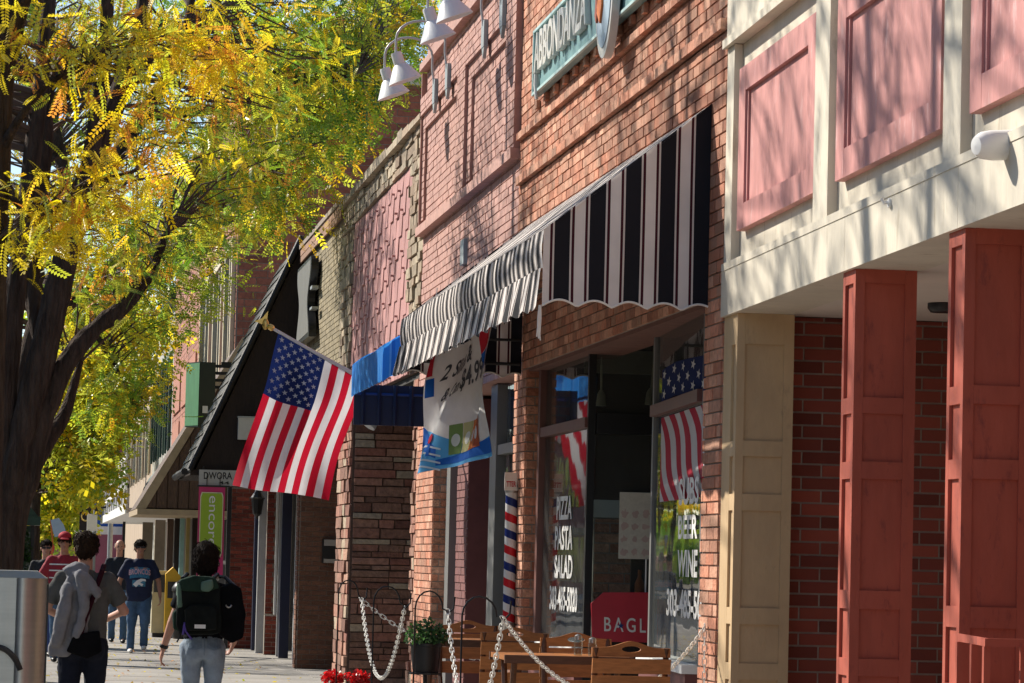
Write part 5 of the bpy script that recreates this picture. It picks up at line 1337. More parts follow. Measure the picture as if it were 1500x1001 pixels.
def person(label, loc, rz, H, pose, cols, voxel=.012, face=True, hair='short', girth=1.0, sleeves=True):
    k = H / 1.75
    sc = lambda p: V(p) * k
    J = {q: sc(v) for q, v in pose.items() if q != 'sleeve'}
    g = girth
    b = MB()
    hc = J['head']
    hd = pose.get('turn', (0, 0, 0))
    b.ell(hc + V((0, -.008, .02)) * k, .076 * k, .095 * k, .098 * k, 18, 12)
    b.ell(hc + V((0, .022, -.045)) * k, .058 * k, .066 * k, .075 * k, 16, 10)
    b.ell(hc + V((0, .075, -.092)) * k, .026 * k, .02 * k, .02 * k, 10, 6)
    b.ell(hc + V((0, .088, -.02)) * k, .014 * k, .022 * k, .026 * k, 10, 6); b.ell(hc + V((0, .098, -.034)) * k, .017 * k, .016 * k, .013 * k, 10, 6)
    for s in (-1, 1):
        b.ell(hc + V((s * .078, -.005, -.012)) * k, .012 * k, .02 * k, .032 * k, 8, 6)
        b.ell(hc + V((s * .033, .075, .02)) * k, .02 * k, .012 * k, .009 * k, 8, 6)
    nb = (J['shL'] + J['shR']) / 2 + V((0, 0, .03)) * k
    limb(b, [hc + V((0, -.012, -.07)) * k, nb + V((0, 0, .02)) * k, nb + V((0, 0, -.06)) * k], [.055 * k, .057 * k, .075 * k])
    hipm = (J['hipL'] + J['hipR']) / 2
    loft(b, [(hipm + V((0, 0, -.08)) * k, .13 * k * g, .09 * k * g), (hipm + V((0, 0, .08)) * k, .14 * k * g, .10 * k * g), (hipm.lerp(nb, .5), .135 * k * g, .095 * k * g), (nb + V((0, 0, -.13)) * k, .155 * k * g, .1 * k * g), (nb + V((0, 0, -.06)) * k, .10 * k, .06 * k)])
    for s in 'LR':
        limb(b, [J['sh' + s] + V((0, 0, -.03)) * k, J['el' + s], J['wr' + s]], [.040 * k, .040 * k, .027 * k])
        limb(b, [J['el' + s].lerp(J['wr' + s], .3)], [.041 * k]) if False else None
        hand(b, J['wr' + s], (J['wr' + s] - J['el' + s]) * .6 + V(pose.get('hd' + s, (0, 0, -.1))), -1 if s == 'L' else 1, .7, k)
        limb(b, [J['hip' + s], J['kn' + s], J['an' + s]], [.08 * k, .05 * k, .036 * k])
        limb(b, [J['an' + s] + V((0, -.02, -.03)) * k, J['an' + s] + V((0, .12, -.055)) * k], [.035 * k, .03 * k])
    root = skin_over(b, 'person', cols['skin'], None, voxel * .75, 3)
    root.location = loc; root.rotation_euler = (0, 0, rz)
    tag(root, label, 'person')
    # shirt with loose sleeves and hem
    s_ = MB(); hz = J['hem'].z
    c0 = V((hipm.x, hipm.y, hz))
    loft(s_, [(c0, .165 * k * g, .118 * k * g), (c0.lerp(nb, .25), .162 * k * g, .122 * k * g), (c0.lerp(nb, .55), .172 * k * g, .125 * k * g), (c0.lerp(nb, .78), .178 * k * g, .118 * k), (nb + V((0, 0, -.045)) * k, .155 * k, .088 * k), (nb + V((0, 0, .0)) * k, .085 * k, .068 * k), (nb + V((0, 0, .02)) * k, .066 * k, .062 * k)], 28)
    for s in 'LR':
        e = J['sh' + s].lerp(J['el' + s], pose.get('sleeve', .72))
        dn = V((0, 0, -.022)) * k
        s_.tube([J['sh' + s].lerp(nb, .45) + dn, J['sh' + s] + dn, J['sh' + s].lerp(e, .5), e], [.052 * k, .056 * k * g, .058 * k * g, .064 * k * g], 14)
        s_.ell(J['sh' + s] + dn, .058 * k * g, .060 * k * g, .056 * k * g, 12, 8)
        if pose.get('sleeve', .72) >= 1: s_.tube([J['el' + s], J['wr' + s].lerp(J['el' + s], .05)], [.055 * k, .042 * k], 12); s_.ell(J['el' + s], .056 * k, .056 * k, .056 * k)
    skin_over(s_, 'shirt', cols['shirt'], root, voxel, 5, .022 * k)
    # trousers
    t_ = MB()
    loft(t_, [(hipm + V((0, 0, -.10)) * k, .15 * k * g, .112 * k * g), (hipm + V((0, -.012, -.02)) * k, .168 * k * g, .125 * k * g), (hipm + V((0, 0, .09)) * k, .152 * k * g, .11 * k * g), (hipm + V((0, 0, .14)) * k, .148 * k * g, .105 * k * g)], 24)
    for s in 'LR':
        t_.ell(hipm + V(((-.075 if s == 'L' else .075) * g, -.05, -.05)) * k, .088 * k * g, .085 * k * g, .095 * k)
        limb(t_, [J['hip' + s] + V((0, 0, -.02)) * k, J['hip' + s].lerp(J['kn' + s], .5), J['kn' + s]], [.098 * k * g, .085 * k * g, .066 * k * g])
        t_.tube([J['kn' + s], J['kn' + s].lerp(J['an' + s], .4), J['an' + s] + V((0, 0, -.035)) * k], [.066 * k * g, .064 * k, .062 * k], 14)
    skin_over(t_, 'trousers', cols['trousers'], root, voxel, 4, .02 * k)
    for s in 'LR':
        f_ = MB(); a = J['an' + s]
        f_.ell(a + V((0, .05, -.055)) * k, .048 * k, .135 * k, .038 * k, 14, 8); f_.ell(a + V((0, -.02, -.03)) * k, .045 * k, .06 * k, .055 * k, 12, 8)
        skin_over(f_, 'shoe', cols['shoe'], root, voxel, 3)
    if hair:
        h_ = MB()
        if hair == 'short':
            h_.ell(hc + V((0, -.018, .038)) * k, .093 * k, .112 * k, .088 * k, 18, 12); h_.ell(hc + V((0, -.05, -.002)) * k, .086 * k, .075 * k, .088 * k, 16, 10)
        elif hair == 'bob':
            h_.ell(hc + V((0, -.02, .04)) * k, .106 * k, .122 * k, .108 * k, 18, 12); h_.ell(hc + V((0, -.045, -.03)) * k, .108 * k, .092 * k, .105 * k, 18, 12); h_.ell(hc + V((0, -.07, -.09)) * k, .065 * k, .045 * k, .05 * k, 14, 8)
        elif hair == 'thin':
            h_.ell(hc + V((0, -.055, .01)) * k, .083 * k, .065 * k, .08 * k, 16, 10)
        elif hair == 'tied':
            h_.ell(hc + V((0, -.02, .045)) * k, .087 * k, .105 * k, .09 * k, 18, 12); h_.ell(hc + V((0, -.06, -.03)) * k, .07 * k, .06 * k, .1 * k, 16, 10)
        ho = skin_over(h_, 'hair', cols['hair'], root, voxel * .6, 1, .035 * k)
        hm = MB(); hr_ = random.Random(3)
        pl = [p for p in ho.data.polygons]
        for p in hr_.sample(pl, min(len(pl), 700)):     # loose locks lying over the hair
            n_ = p.normal; c_ = p.center; d_ = V((hr_.uniform(-.5, .5), hr_.uniform(-.7, .1), -.8)); d_ = (d_ - n_ * d_.dot(n_)).normalized()
            w_ = n_.cross(d_) * .0035 * k; L_ = hr_.uniform(.02, .05) * k
            hm.add([c_ - w_ + n_ * .002, c_ + w_ + n_ * .002, c_ + d_ * L_ * .6 + w_ * .7 + n_ * .007, c_ + d_ * L_ + n_ * hr_.uniform(.0, .012), c_ + d_ * L_ * .6 - w_ * .7 + n_ * .007], [(0, 1, 2, 3, 4)])
        hm.build('hair_lock', cols['hair'], root, local=True, kind='stuff')
    if face:
        for s in (-1, 1): MB().ell(hc + V((s * .031, .082, .002)) * k, .014 * k, .008 * k, .007 * k, 10, 6).build('eye', M('eye_dark', (.04, .03, .025), .3), root, smooth=True, local=True)
        MB().ell(hc + V((0, .086, -.062)) * k, .023 * k, .008 * k, .006 * k, 10, 6).build('mouth', M('lips', (.35, .13, .11), .5), root, smooth=True, local=True)
    return root, J, k
STAND = dict(head=(0, .015, 1.64), shL=(-.175, 0, 1.42), shR=(.175, 0, 1.42), elL=(-.24, -.03, 1.14), elR=(.24, -.03, 1.14), wrL=(-.26, .08, .90), wrR=(.26, .08, .90),
             hipL=(-.09, 0, .92), hipR=(.09, 0, .92), knL=(-.095, .06, .5), knR=(.095, .0, .5), anL=(-.095, .12, .09), anR=(.095, -.14, .1), hem=(0, 0, .86))
def pose(**kw):
    d = dict(STAND); d.update(kw); return d
# strolling man in grey, seen from behind
gx = onY(126, 800, 25.0)
r, J, k = person('man in grey T-shirt and dark jeans walking away, grey jacket over his left shoulder', (gx.x, 25.0, 0), R(-2), 1.68,
    pose(elL=(-.285, .03, 1.17), elR=(.30, .04, 1.165), wrL=(-.16, .25, 1.10), wrR=(.17, .27, 1.10), hdL=(.1, .05, .05), hdR=(-.1, .05, .05), hem=(0, 0, .95), sleeve=.78, knR=(.1, .1, .5), anR=(.1, .05, .09), knL=(-.1, 0, .5), anL=(-.1, -.22, .14)),
    dict(skin=m_skin, shirt=M('grey_tee', (.095, .095, .09), .9, .14, 12, spec=.1, bump=.5, bscale=16), trousers=M('dark_jeans', (.014, .017, .028), .95, .2, 14, spec=.1), shoe=m_black, hair=M('brown_hair', (.030, .017, .010), .8, .5, 40, spec=.12, bump=.5, bscale=60)), voxel=.011, girth=1.08)
jk = MB(); YJ = 25.0 - .17
out = [(72, 962), (70, 950), (84, 905), (88, 868), (98, 846), (112, 836), (128, 838), (142, 856), (150, 868), (140, 884), (128, 876), (132, 905), (128, 935), (112, 948), (98, 962)]
jk.prism([onY(x, y, YJ) for x, y in out], (0, .07, 0))
pt_ = [onY(x, y, 25.0 - .1) for x, y in ((96, 842), (112, 833), (130, 838))]
jk.tube([p + V((0, .0, 0)) for p in pt_], [.05, .06, .05], 10); limb(jk, [pt_[1] + V((0, .02, 0)), pt_[1] + V((-.02, .18, -.02)), pt_[1] + V((-.03, .24, -.2))], [.05, .055, .05])
limb(jk, [onY(100, 862, YJ - .02), onY(92, 900, YJ - .03), onY(84, 940, YJ - .02)], [.04, .055, .045]); limb(jk, [onY(118, 845, YJ - .03), onY(124, 890, YJ - .04), onY(112, 930, YJ - .02)], [.045, .04, .04]); limb(jk, [onY(126, 846, YJ - .03), onY(143, 872, YJ - .03)], [.04, .03])
m_jkt = M('grey_jacket', (.20, .20, .215), .9, .16, 12, bump=.6, bscale=14, spec=.1)
jo = skin_over(jk, 'draped_jacket', m_jkt, None, .012, 5, .03); tag(jo, 'light grey jacket slung over the left shoulder of the man in grey', 'jacket')
bgm = thing('shoulder_bag', 'black shoulder bag with maroon strap carried by the man in grey', 'bag', (gx.x, 24.85, .85))
q = MB(); q.prism([onY(x, y, 24.78) for x, y in ((97, 955), (108, 930), (146, 924), (150, 955), (128, 966))], (0, .12, 0))
o = skin_over(q, 'bag_body', M('black_cloth', (.006, .006, .007), .95, .3, 10, spec=.08), None, .012, 4); attach(o, bgm)
sp = [onY(152, 829, 25.02), onY(149, 838, 24.86), onY(139, 868, 24.83), onY(125, 905, 24.80), onY(118, 930, 24.80)]
q = MB(); q.tube(sp, .02, 6)
q.build('strap', M('maroon_strap', (.030, .006, .011), .9, spec=.1), bgm)
# woman with rucksack, seen from behind
wx = onY(301, 820, 25.7)
r, J, k = person('woman in black T-shirt and pale blue jeans walking away with a rucksack', (wx.x, 25.7, 0), R(3), 1.625,
    pose(head=(0, .02, 1.625), shL=(-.165, 0, 1.40), shR=(.165, 0, 1.40), elL=(-.255, -.02, 1.11), elR=(.27, .0, 1.13), wrL=(-.315, .03, .90), wrR=(.265, .14, .96), hdL=(-.01, .02, -.1), hdR=(-.04, .05, -.08), hem=(0, 0, .98), sleeve=.62, hipL=(-.095, 0, .92), hipR=(.095, 0, .92), knL=(-.09, .03, .5), anL=(-.09, -.05, .09), knR=(.09, .04, .5), anR=(.09, .02, .09)),
    dict(skin=m_skin, shirt=M('black_tee', (.008, .009, .013), .95, .2, 12, spec=.08), trousers=M('pale_jeans', (.27, .33, .40), .9, .2, 9, bump=.6, bscale=14, spec=.1), shoe=m_black, hair=m_hair), voxel=.011, hair='bob', girth=.97)
tro = [c for c in r.children if c.name.startswith('trousers')][0]
bvh = BVHTree.FromPolygons([v.co.copy() for v in tro.data.vertices], [tuple(p.vertices) for p in tro.data.polygons])
def seat(x, z, off=.004):
    h = bvh.ray_cast(V((x, -1.0, z)), V((0, 1, 0)))
    return (h[0] - V((0, off, 0))) if h[0] else V((x, -.12, z))
for s in (-1, 1):
    q = MB(); q.grid(lambda u, v: seat(s * .075 + (u - .5) * .11, .83 + .11 * v + .02 * abs(u - .5) * (1 - v) * 2, .006), 6, 6); q.build('back_pocket', M('pocket_denim', (.20, .26, .33), .9, .2, 12, bump=.4, spec=.1), r, local=True)
q = MB(); q.tube([seat(0, .99 - .028 * k, .001) for k in range(8)], .004, 5); q.tube([seat((k - 6) * .022, .985, .002) for k in range(13)], .006, 5); q.build('seam', M('pocket_denim', (0, 0, 0)), r, local=True)
wd_ = (J['wrL'] - J['elL']).normalized()
MB().lathe(J['wrL'] - wd_ * .03, [(.031, 0), (.033, .006), (.033, .02), (.031, .026)], 14, axis=wd_).build('wristwatch', m_black, r, smooth=True, local=True)
bpk = thing('rucksack', 'dark green and black rucksack with a white label on the woman walking away', 'rucksack', (wx.x, 25.5, 1.15))
YB = 25.7 - .15
m_ruck = M('rucksack_green', (.020, .04, .028), .9, .3, 10, spec=.1); m_ruckb = M('rucksack_black', (.010, .012, .011), .9, .3, 10, spec=.1)
def pack(name, corners, y0, dep, mat, voxel=.012, smooth=6, par=None, disp=.012):
    q = MB(); q.prism([onY(x, y, y0) for x, y in corners], (0, dep, 0))
    o = skin_over(q, name, mat, None, voxel, smooth, disp); attach(o, par or bpk); return o
pack('body', ((260, 852), (275, 846), (312, 846), (323, 856), (325, 926), (312, 931), (266, 930), (258, 918)), YB - .17, .20, m_ruckb)
pack('lid', ((262, 850), (285, 843), (316, 846), (322, 862), (300, 868), (266, 866)), YB - .19, .18, m_ruck)
pack('front_pocket', ((270, 894), (280, 886), (312, 886), (318, 894), (318, 924), (272, 924)), YB - .23, .10, m_ruckb)
pack('side_pocket', ((253, 898), (260, 892), (264, 900), (264, 926), (254, 922)), YB - .13, .14, m_ruck)
pack('side_panel', ((259, 855), (266, 852), (268, 890), (260, 892)), YB - .18, .14, M('rucksack_pale', (.10, .17, .125), .8, .15, 10))
pack('flap', ((294, 852), (312, 848), (314, 860), (306, 868), (294, 866)), YB - .215, .04, M('rucksack_pale', (0, 0, 0)))
a, b = onY(285, 915, YB - .236), onY(301, 921, YB - .236)
MB().box(a.x, b.x, YB - .24, YB - .235, b.z, a.z).build('patch', m_whitep, bpk)
MB().tube([onY(270, 912, YB - .2), onY(272, 925, YB - .21), onY(281, 937, YB - .2)], .007, 6).tube([onY(270, 915, YB - .2), onY(268, 930, YB - .2)], .009, 6).build('cord', M('purple_cord', (.10, .06, .30), .7), bpk)
MB().tube([onY(262, 920, YB - .1), onY(264, 932, YB - .1), onY(259, 941, YB - .1)], .007, 6).build('strap', m_black, bpk)
for sx in (-1, 1): MB().tube([onY(290 + sx * 22, 848, YB - .08), onY(296 + sx * 22, 842, YB + .02), onY(296 + sx * 22, 848, YB + .2)], .018, 8).build('strap', m_black, bpk)
sbg = thing('side_bag', 'plump black bag with a pale clip hanging at the right side of the woman', 'bag', (wx.x + .25, 25.6, 1.1))
pack('body', ((321, 862), (338, 854), (354, 862), (360, 900), (357, 935), (340, 943), (322, 930)), YB - .12, .22, M('black_cloth', (0, 0, 0)), par=sbg)
MB().tube([onY(335 + 4 * math.cos(t), 886 + 4 * math.sin(t), YB - .135) for t in [math.pi * k / 8 for k in range(9)]], .006, 6).build('clip', m_steel, sbg)
MB().tube([onY(345, 860, YB - .05), onY(330, 846, YB + .05), onY(322, 845, YB + .15)], .015, 6).build('strap', m_black, sbg)
# walkers coming the other way
def walker(label, x, Y, H, colr, ps, hair='short', girth=1.0, face=True):
    p = onY(x, 850, Y)
    return person(label, (p.x, Y, 0), math.pi, H, ps, colr, voxel=.015, hair=hair, girth=girth, face=face)
m_jeans = M('blue_jeans', (.07, .125, .21), .9, .25, 9, bump=.6, bscale=12, spec=.1)
r, J, k = walker('stout man in navy football T-shirt, sunglasses and blue jeans walking towards us', 204, 53.0, 1.73, dict(skin=m_skin2, shirt=M('navy_tee', (.012, .018, .05), .85, .15, 10), trousers=m_jeans, shoe=m_whitep, hair=m_hair), pose(knL=(-.1, .10, .52), anL=(-.1, .02, .14), knR=(.1, .03, .5), anR=(.11, .12, .09), hem=(0, 0, .80), sleeve=.85, elL=(-.30, -.02, 1.12), elR=(.30, -.02, 1.12), wrL=(-.33, .05, .88), wrR=(.33, .05, .88)), girth=1.25)
def shades(root, J, k):
    hc = J['head']
    MB().box(hc.x - .066 * k, hc.x - .008 * k, hc.y + .088 * k, hc.y + .1 * k, hc.z - .012 * k, hc.z + .018 * k).box(hc.x + .008 * k, hc.x + .066 * k, hc.y + .088 * k, hc.y + .1 * k, hc.z - .012 * k, hc.z + .018 * k).box(hc.x - .08 * k, hc.x + .08 * k, hc.y + .086 * k, hc.y + .092 * k, hc.z + .008 * k, hc.z + .016 * k).build('sunglasses', m_black, root, local=True)
shades(r, J, k)
bpy.context.view_layer.update()
# print on the football shirt, laid on the cloth
sh = [c for c in r.children if c.name.startswith('shirt')][0]
bvh = BVHTree.FromPolygons([v.co.copy() for v in sh.data.vertices], [tuple(p.vertices) for p in sh.data.polygons])
def onshirt(x, z, off=.004):
    h = bvh.ray_cast(V((x, 1.0, z)), V((0, -1, 0)))
    return (h[0] + V((0, off, 0))) if h[0] else V((x, .16, z))
def decal(fn, nu, nv, mat, off, nm='print'):
    q = MB(); q.grid(lambda u, v: onshirt(*fn(u, v), off), nu, nv); q.build(nm, mat, r, local=True)
decal(lambda u, v: ((.5 - u) * .30, 1.14 + .16 * v + .02 * math.sin(u * 3.1)), 10, 5, M('print_teal', (.05, .19, .30), .8, .5, 40), .004)
decal(lambda u, v: ((.5 - u) * .20 + .01, 1.02 + .10 * v), 8, 4, M('print_teal', (0, 0, 0)), .0045)
q = MB(); uv, f = text_shape('BRONCOS', .03)
q.add([onshirt((.5 - a) * .33, 1.19 + .085 * b + .02 * math.sin(a * 3.1), .010) for a, b in uv], f); q.build('lettering', M('print_pink', (.62, .38, .42), .8), r, local=True)
horse = [(-.5, -.2), (-.2, .25), (.1, .45), (.45, .4), (.5, .15), (.25, .2), (.05, 0), (.3, -.15), (.2, -.4), (-.05, -.2), (-.25, -.5)]
q = MB(); q.poly([onshirt(-x * .2, 1.08 + z * .14, .012) for x, z in horse]); q.build('emblem', m_whitep, r, local=True)
r, J, k = walker('elderly man in dark navy polo shirt and jeans just behind the stout man', 174, 58.5, 1.74, dict(skin=m_skin, shirt=M('dark_polo', (.012, .016, .028), .85, .15, 10), trousers=m_jeans, shoe=m_black, hair=m_hair_grey), pose(hem=(0, 0, .9), elL=(-.27, -.02, 1.12), knL=(-.1, .08, .5)), hair='thin', girth=1.1)
r, J, k = walker('man in red cap and red and white striped shirt', 93, 47.5, 1.77, dict(skin=m_skin2, shirt=M('red_stripe_shirt', (.28, .02, .035), .85, .1, 10), trousers=m_jeans, shoe=m_black, hair=m_hair), pose(sleeve=.8, elL=(-.3, -.02, 1.13), elR=(.3, -.02, 1.13)), girth=1.2)
q = MB(); hc = J['head']
q.ell(hc + V((0, -.01, .075)) * k, .092 * k, .108 * k, .075 * k, 18, 10); q.ell(hc + V((0, .12, .045)) * k, .07 * k, .075 * k, .012 * k, 14, 6)
skin_over(q, 'cap', M('red_cap', (.45, .02, .03), .8), r, .01, 2)
sh = [c for c in r.children if c.name.startswith('shirt')][0]
bvh = BVHTree.FromPolygons([v.co.copy() for v in sh.data.vertices], [tuple(p.vertices) for p in sh.data.polygons])
for z in (1.16, 1.26, 1.345):
    decal(lambda u, v: ((.5 - u) * .40, z + .018 * v), 14, 1, m_whitep, .006)
r, J, k = walker('woman in sunglasses and dark jacket beside the man in the red cap', 66, 50.5, 1.68, dict(skin=m_skin, shirt=M('dark_jacket', (.02, .022, .026), .85, .2, 10), trousers=M('denim_blue', (.04, .07, .2), .9, .2, 10), shoe=m_black, hair=m_hair), pose(sleeve=1.0, hem=(0, 0, .9)), hair='tied', girth=.98)
shades(r, J, k)

# ------------------------------------------------------------------ street furniture
bn_ = thing('steel_bin', 'brushed steel street bin with rolled rim and a column of rivets beside the kerb', 'bin', (-.2, 17.0, 0))
YS = 17.0
e0 = onY(68, 900, YS).x; zt_ = onY(40, 838, YS).z
c_x = e0 - .45
prof = []
prof2 = [(c_x - .2, YS), (e0 - .150, YS), (e0 - .146, YS - .014)] + [(e0 - .073 - .073 * math.cos(t), YS - .014 - .02 * math.sin(t) + .10 * (1 - math.cos(t)) ** 2 * .25) for t in [math.pi * k / 12 for k in range(1, 13)]] + [(e0, YS + .6), (c_x - .2, YS + .6)]
MB().prism([(x, y, .02) for x, y in prof2], (0, 0, zt_ - .05)).build('body', m_steel, bn_, smooth=True)
cx_, cy_ = e0 - .3, YS + .3
MB().hexa([(x, y, zt_ - .0295) for x, y in ((c_x - .2, YS + .0), (e0 - .004, YS - .008), (e0 - .004, YS + .6), (c_x - .2, YS + .6))] + [(x, y, zt_ + .004) for x, y in ((c_x - .2, YS + .03), (e0 - .05, YS + .02), (e0 - .05, YS + .57), (c_x - .2, YS + .57))]).build('top_plate', m_steel, bn_)
MB().box(e0 - .205, e0 - .19, YS - .008, YS - .0005, .02, zt_ - .03).build('seam', m_steel, bn_)
for y in (850, 868, 924, 982): 
    c = onY(28, y, YS - .001)
    MB().ell((c.x, YS - .001, c.z), .013, .007, .013, 10, 6).build('rivet', m_steel, bn_, smooth=True)
MB().tube([onY(-6 + 40 * math.sin(t), 1010 - 62 * math.cos(t), YS - .06) for t in [k * 1.1 / 12 for k in range(13)]], .014, 8).build('handle', m_black, bn_, smooth=True)
MB().box(e0 + .0005, e0 + .008, YS + .09, YS + .6, 0.0, zt_ - .06).build('side_plate', m_black, bn_)
MB().box(c_x - .19, e0 - .01, YS + .02, YS + .58, 0, .019).build('foot', m_black, bn_)
nw = thing('newspaper_box', 'tan newspaper box with sloping lid behind the stout man', 'newspaper box', (2.5, 62, 0))
def boxpx(x0, x1, y1, Y, dep, mat, name, par, y0=None, zb=0):
    a = onY(x0, y1, Y); b = onY(x1, y1, Y)
    return MB().box(a.x, b.x, Y, Y + dep, zb, a.z).build(name, mat, par)
YN = 63.0
boxpx(224, 246, 836, YN, .45, M('tan_enamel', (.50, .46, .30), .6, .1, 5), 'case', nw, zb=.08)
a, b = onY(226, 842, YN), onY(244, 868, YN)
MB().box(a.x, b.x, YN - .012, YN - .001, b.z, a.z).build('window', M('window_dark', (0, 0, 0)), nw)
MB().box(a.x, b.x, YN + .03, YN + .4, 0, .079).build('plinth', m_black, nw)
yw = thing('yellow_newspaper_box', 'yellow newspaper box beside the tan one', 'newspaper box', (2.7, 64, 0))
a, b, c = onY(243, 836, YN - .3), onY(265, 836, YN - .3), onY(254, 831, YN - .3)
MB().prism([(a.x, YN - .3, .1), (b.x, YN - .3, .1), (b.x, YN - .3, a.z - .1), (c.x, YN - .3, c.z), (a.x, YN - .3, a.z - .06)], (0, .4, 0)).build('case', m_yellow, yw)
MB().box(a.x + .04, b.x - .04, YN - .315, YN - .3005, a.z - .5, a.z - .2).build('window', M('window_dark', (0, 0, 0)), yw)
MB().box(a.x + .05, b.x - .05, YN - .25, YN + .05, 0, .0995).build('plinth', m_black, yw)
tr_ = thing('litter_bin', 'dark lidded litter bin between the newspaper boxes and the shop posts', 'bin', (3.0, 62, 0))
q = onY(272, 860, 62.2)
MB().lathe((q.x, 62.2, 0), [(.2, 0), (.23, .05), (.23, .85), (.25, .86), (.25, .92), (.18, 1.02), (.05, 1.06)], 16).build('body', m_black, tr_, smooth=True)
MB().box(q.x - .14, q.x + .14, 61.96, 61.98, .7, .82).build('slot', m_steel, tr_)
# dark kiosk by the kerb with ivy
ks = thing('street_kiosk', 'dark green street kiosk with moulded cap and ivy, behind the tree trunk', 'kiosk', (-.4, 56, 0))
YK = 56.0
a, b = onY(24, 770, YK), onY(50, 770, YK)
MB().box(a.x - .3, b.x, YK, YK + .6, 0, a.z).build('body', m_dkgreen, ks)
MB().box(b.x - .05, b.x + .005, YK - .02, YK - .001, 0, a.z).build('corner_post', m_black, ks)
MB().box(a.x - .4, onY(59, 770, YK).x, YK - .15, YK + .7, onY(59, 770, YK).z, onY(59, 757, YK).z).build('cap', m_dkgreen, ks)
MB().prism([(a.x - .38, YK - .12, onY(59, 757, YK).z + .001), (onY(58, 757, YK).x - .02, YK - .12, onY(59, 757, YK).z + .001), (onY(40, 745, YK).x, YK - .12, onY(40, 745, YK).z + .08), (a.x - .38, YK - .12, onY(40, 745, YK).z + .2)], (0, .8, 0)).build('roof', m_dkgreen, ks)
MB().box(a.x - .2, b.x - .06, YK - .012, YK - .001, a.z - 1.2, a.z - .1).build('pane', M('kiosk_glass', (.12, .16, .14), .2), ks)
iv = tag(leaves_ball((b.x - .16, YK - .1, 1.5), .13, .45, 420, .07, [(.03, .08, .02), (.05, .12, .03), (.02, .05, .015)], 'ivy', None, seed=5), 'dark ivy trailing down the face of the street kiosk', 'ivy')
fb = thing('feather_flag', 'pale blue feather flag leaning on a thin pole beyond the red capped man', 'flag', (.3, 75, 0))
YF = 75.0
MB().prism([onY(x, y, YF) for x, y in ((74, 762), (86, 759), (93, 768), (98, 783), (80, 787), (77, 776))], (0, .02, 0)).build('cloth', M('pale_blue_cloth', (.42, .55, .70), .8), fb)
q = onY(77, 790, YF); MB().tube([(q.x, YF + .03, 0), (q.x, YF + .03, q.z), onY(74, 762, YF) + V((0, .03, 0))], .02, 6).build('pole', m_orange, fb)
rsn = thing('round_sign', 'small round red sign on a post beside the pavement far off', 'sign', (0, 85, 0))
c = onY(70, 803, 85)
MB().lathe((c.x, 85, c.z), [(.001, 0), (.17, 0), (.17, .02), (.001, .02)], 18, axis=(0, -1, 0)).build('disc', m_redsign, rsn)
MB().tube([(c.x, 85.03, 0), (c.x, 85.03, c.z)], .025, 6).build('post', m_zinc, rsn)
ws = thing('post_sign', 'white box sign on a post above the strolling man', 'sign', (1, 80, 0))
a, b = onY(128, 753, 80), onY(142, 778, 80)
MB().box(a.x, b.x, 80, 80.2, b.z, a.z).build('box', m_whitep, ws); MB().tube([(b.x - .05, 80.25, 0), (b.x - .05, 80.25, a.z + .1)], .04, 8).build('post', m_zinc, ws)
MB().box(b.x - .07, b.x + .03, 79.95, 80.05, a.z, a.z + .14).build('lamp', m_black, ws)
rg_ = thing('ring_sign', 'dark hanging sign with a pale ring far along the pavement', 'sign', (1.5, 100, 3))
a, b = onY(117, 744, 100), onY(133, 778, 100)
MB().box(a.x, b.x, 100, 100.06, b.z, a.z).build('board', m_darkwood, rg_)
cc = ((a.x + b.x) / 2, 99.99, a.z - .25)
MB().tube([(cc[0] + .12 * math.cos(t), 99.98, cc[2] + .12 * math.sin(t)) for t in [2 * math.pi * k / 20 for k in range(21)]], .025, 6, cap=False).build('ring', m_gold, rg_)
MB().box(a.x, F - .05 if False else 2.4, 100.02, 100.06, a.z, a.z + .06).build('bracket', m_iron, rg_)
MB().tube([(2.4, 100.04, 0), (2.4, 100.04, a.z + .1)], .04, 8).build('post', m_iron, rg_)
ts = thing('traffic_signal', 'yellow cased traffic signal on a mast in front of the plum building', 'traffic signal', (2.2, 120, 0))
YT = 120.0
a, b = onY(148, 628, YT), onY(157, 668, YT)
MB().box(a.x + .1, b.x, YT, YT + .25, b.z, a.z).build('case', m_yellow, ts)
MB().box(a.x - .25, a.x + .098, YT - .02, YT + .2, b.z, a.z).build('case', m_black, ts)
for k in range(3): MB().lathe((a.x - .08, YT - .02, b.z + (k + .5) * (a.z - b.z) / 3), [(.11, 0), (.11, .18), (.1, .18), (.1, .0)], 12, axis=(0, -1, .1)).build('visor', m_black, ts)
MB().tube([(b.x + .2, YT + .3, 0), (b.x + .2, YT + .3, a.z + .8), (b.x - 1.2, YT + .3, a.z + .9)], .09, 8).build('mast', m_zinc, ts)
MB().box(b.x - .1, b.x + .2, YT + .1, YT + .32, b.z + .2, b.z + .3).build('bracket', m_zinc, ts)
# ------------------------------------------------------------------ honey locust trees along the kerb
def frond(pairs, ll, lw, rachis=True):
    """pinnate leaf of unit length along +x"""
    v = []; f = []
    def q(a, b, c, d):
        o = len(v); v.extend([a, b, c, d]); f.append((o, o + 1, o + 2, o + 3))
    for i in range(pairs):
        t = .12 + .85 * i / max(1, pairs - 1); L = ll * (1 - .45 * abs(t - .5) * 1.2)
        dz = -.25 * t * t
        for s in (-1, 1):
            d = np.array([.42, .9 * s, -.25]); d /= np.linalg.norm(d); w = np.array([.9, -.42 * s, 0]) * lw
            b = np.array([t, 0, dz])
            q(tuple(b), tuple(b + d * L * .5 + w * .5), tuple(b + d * L), tuple(b + d * L * .5 - w * .5))
    if rachis:
        q((0, -.012, 0), (0, .012, 0), (1, .006, -.25), (1, -.006, -.25))
    return np.array(v), np.array(f)
FRONDS = {'near': frond(10, .21, .085), 'mid': frond(6, .27, .14), 'far': frond(3, .5, .30, False)}
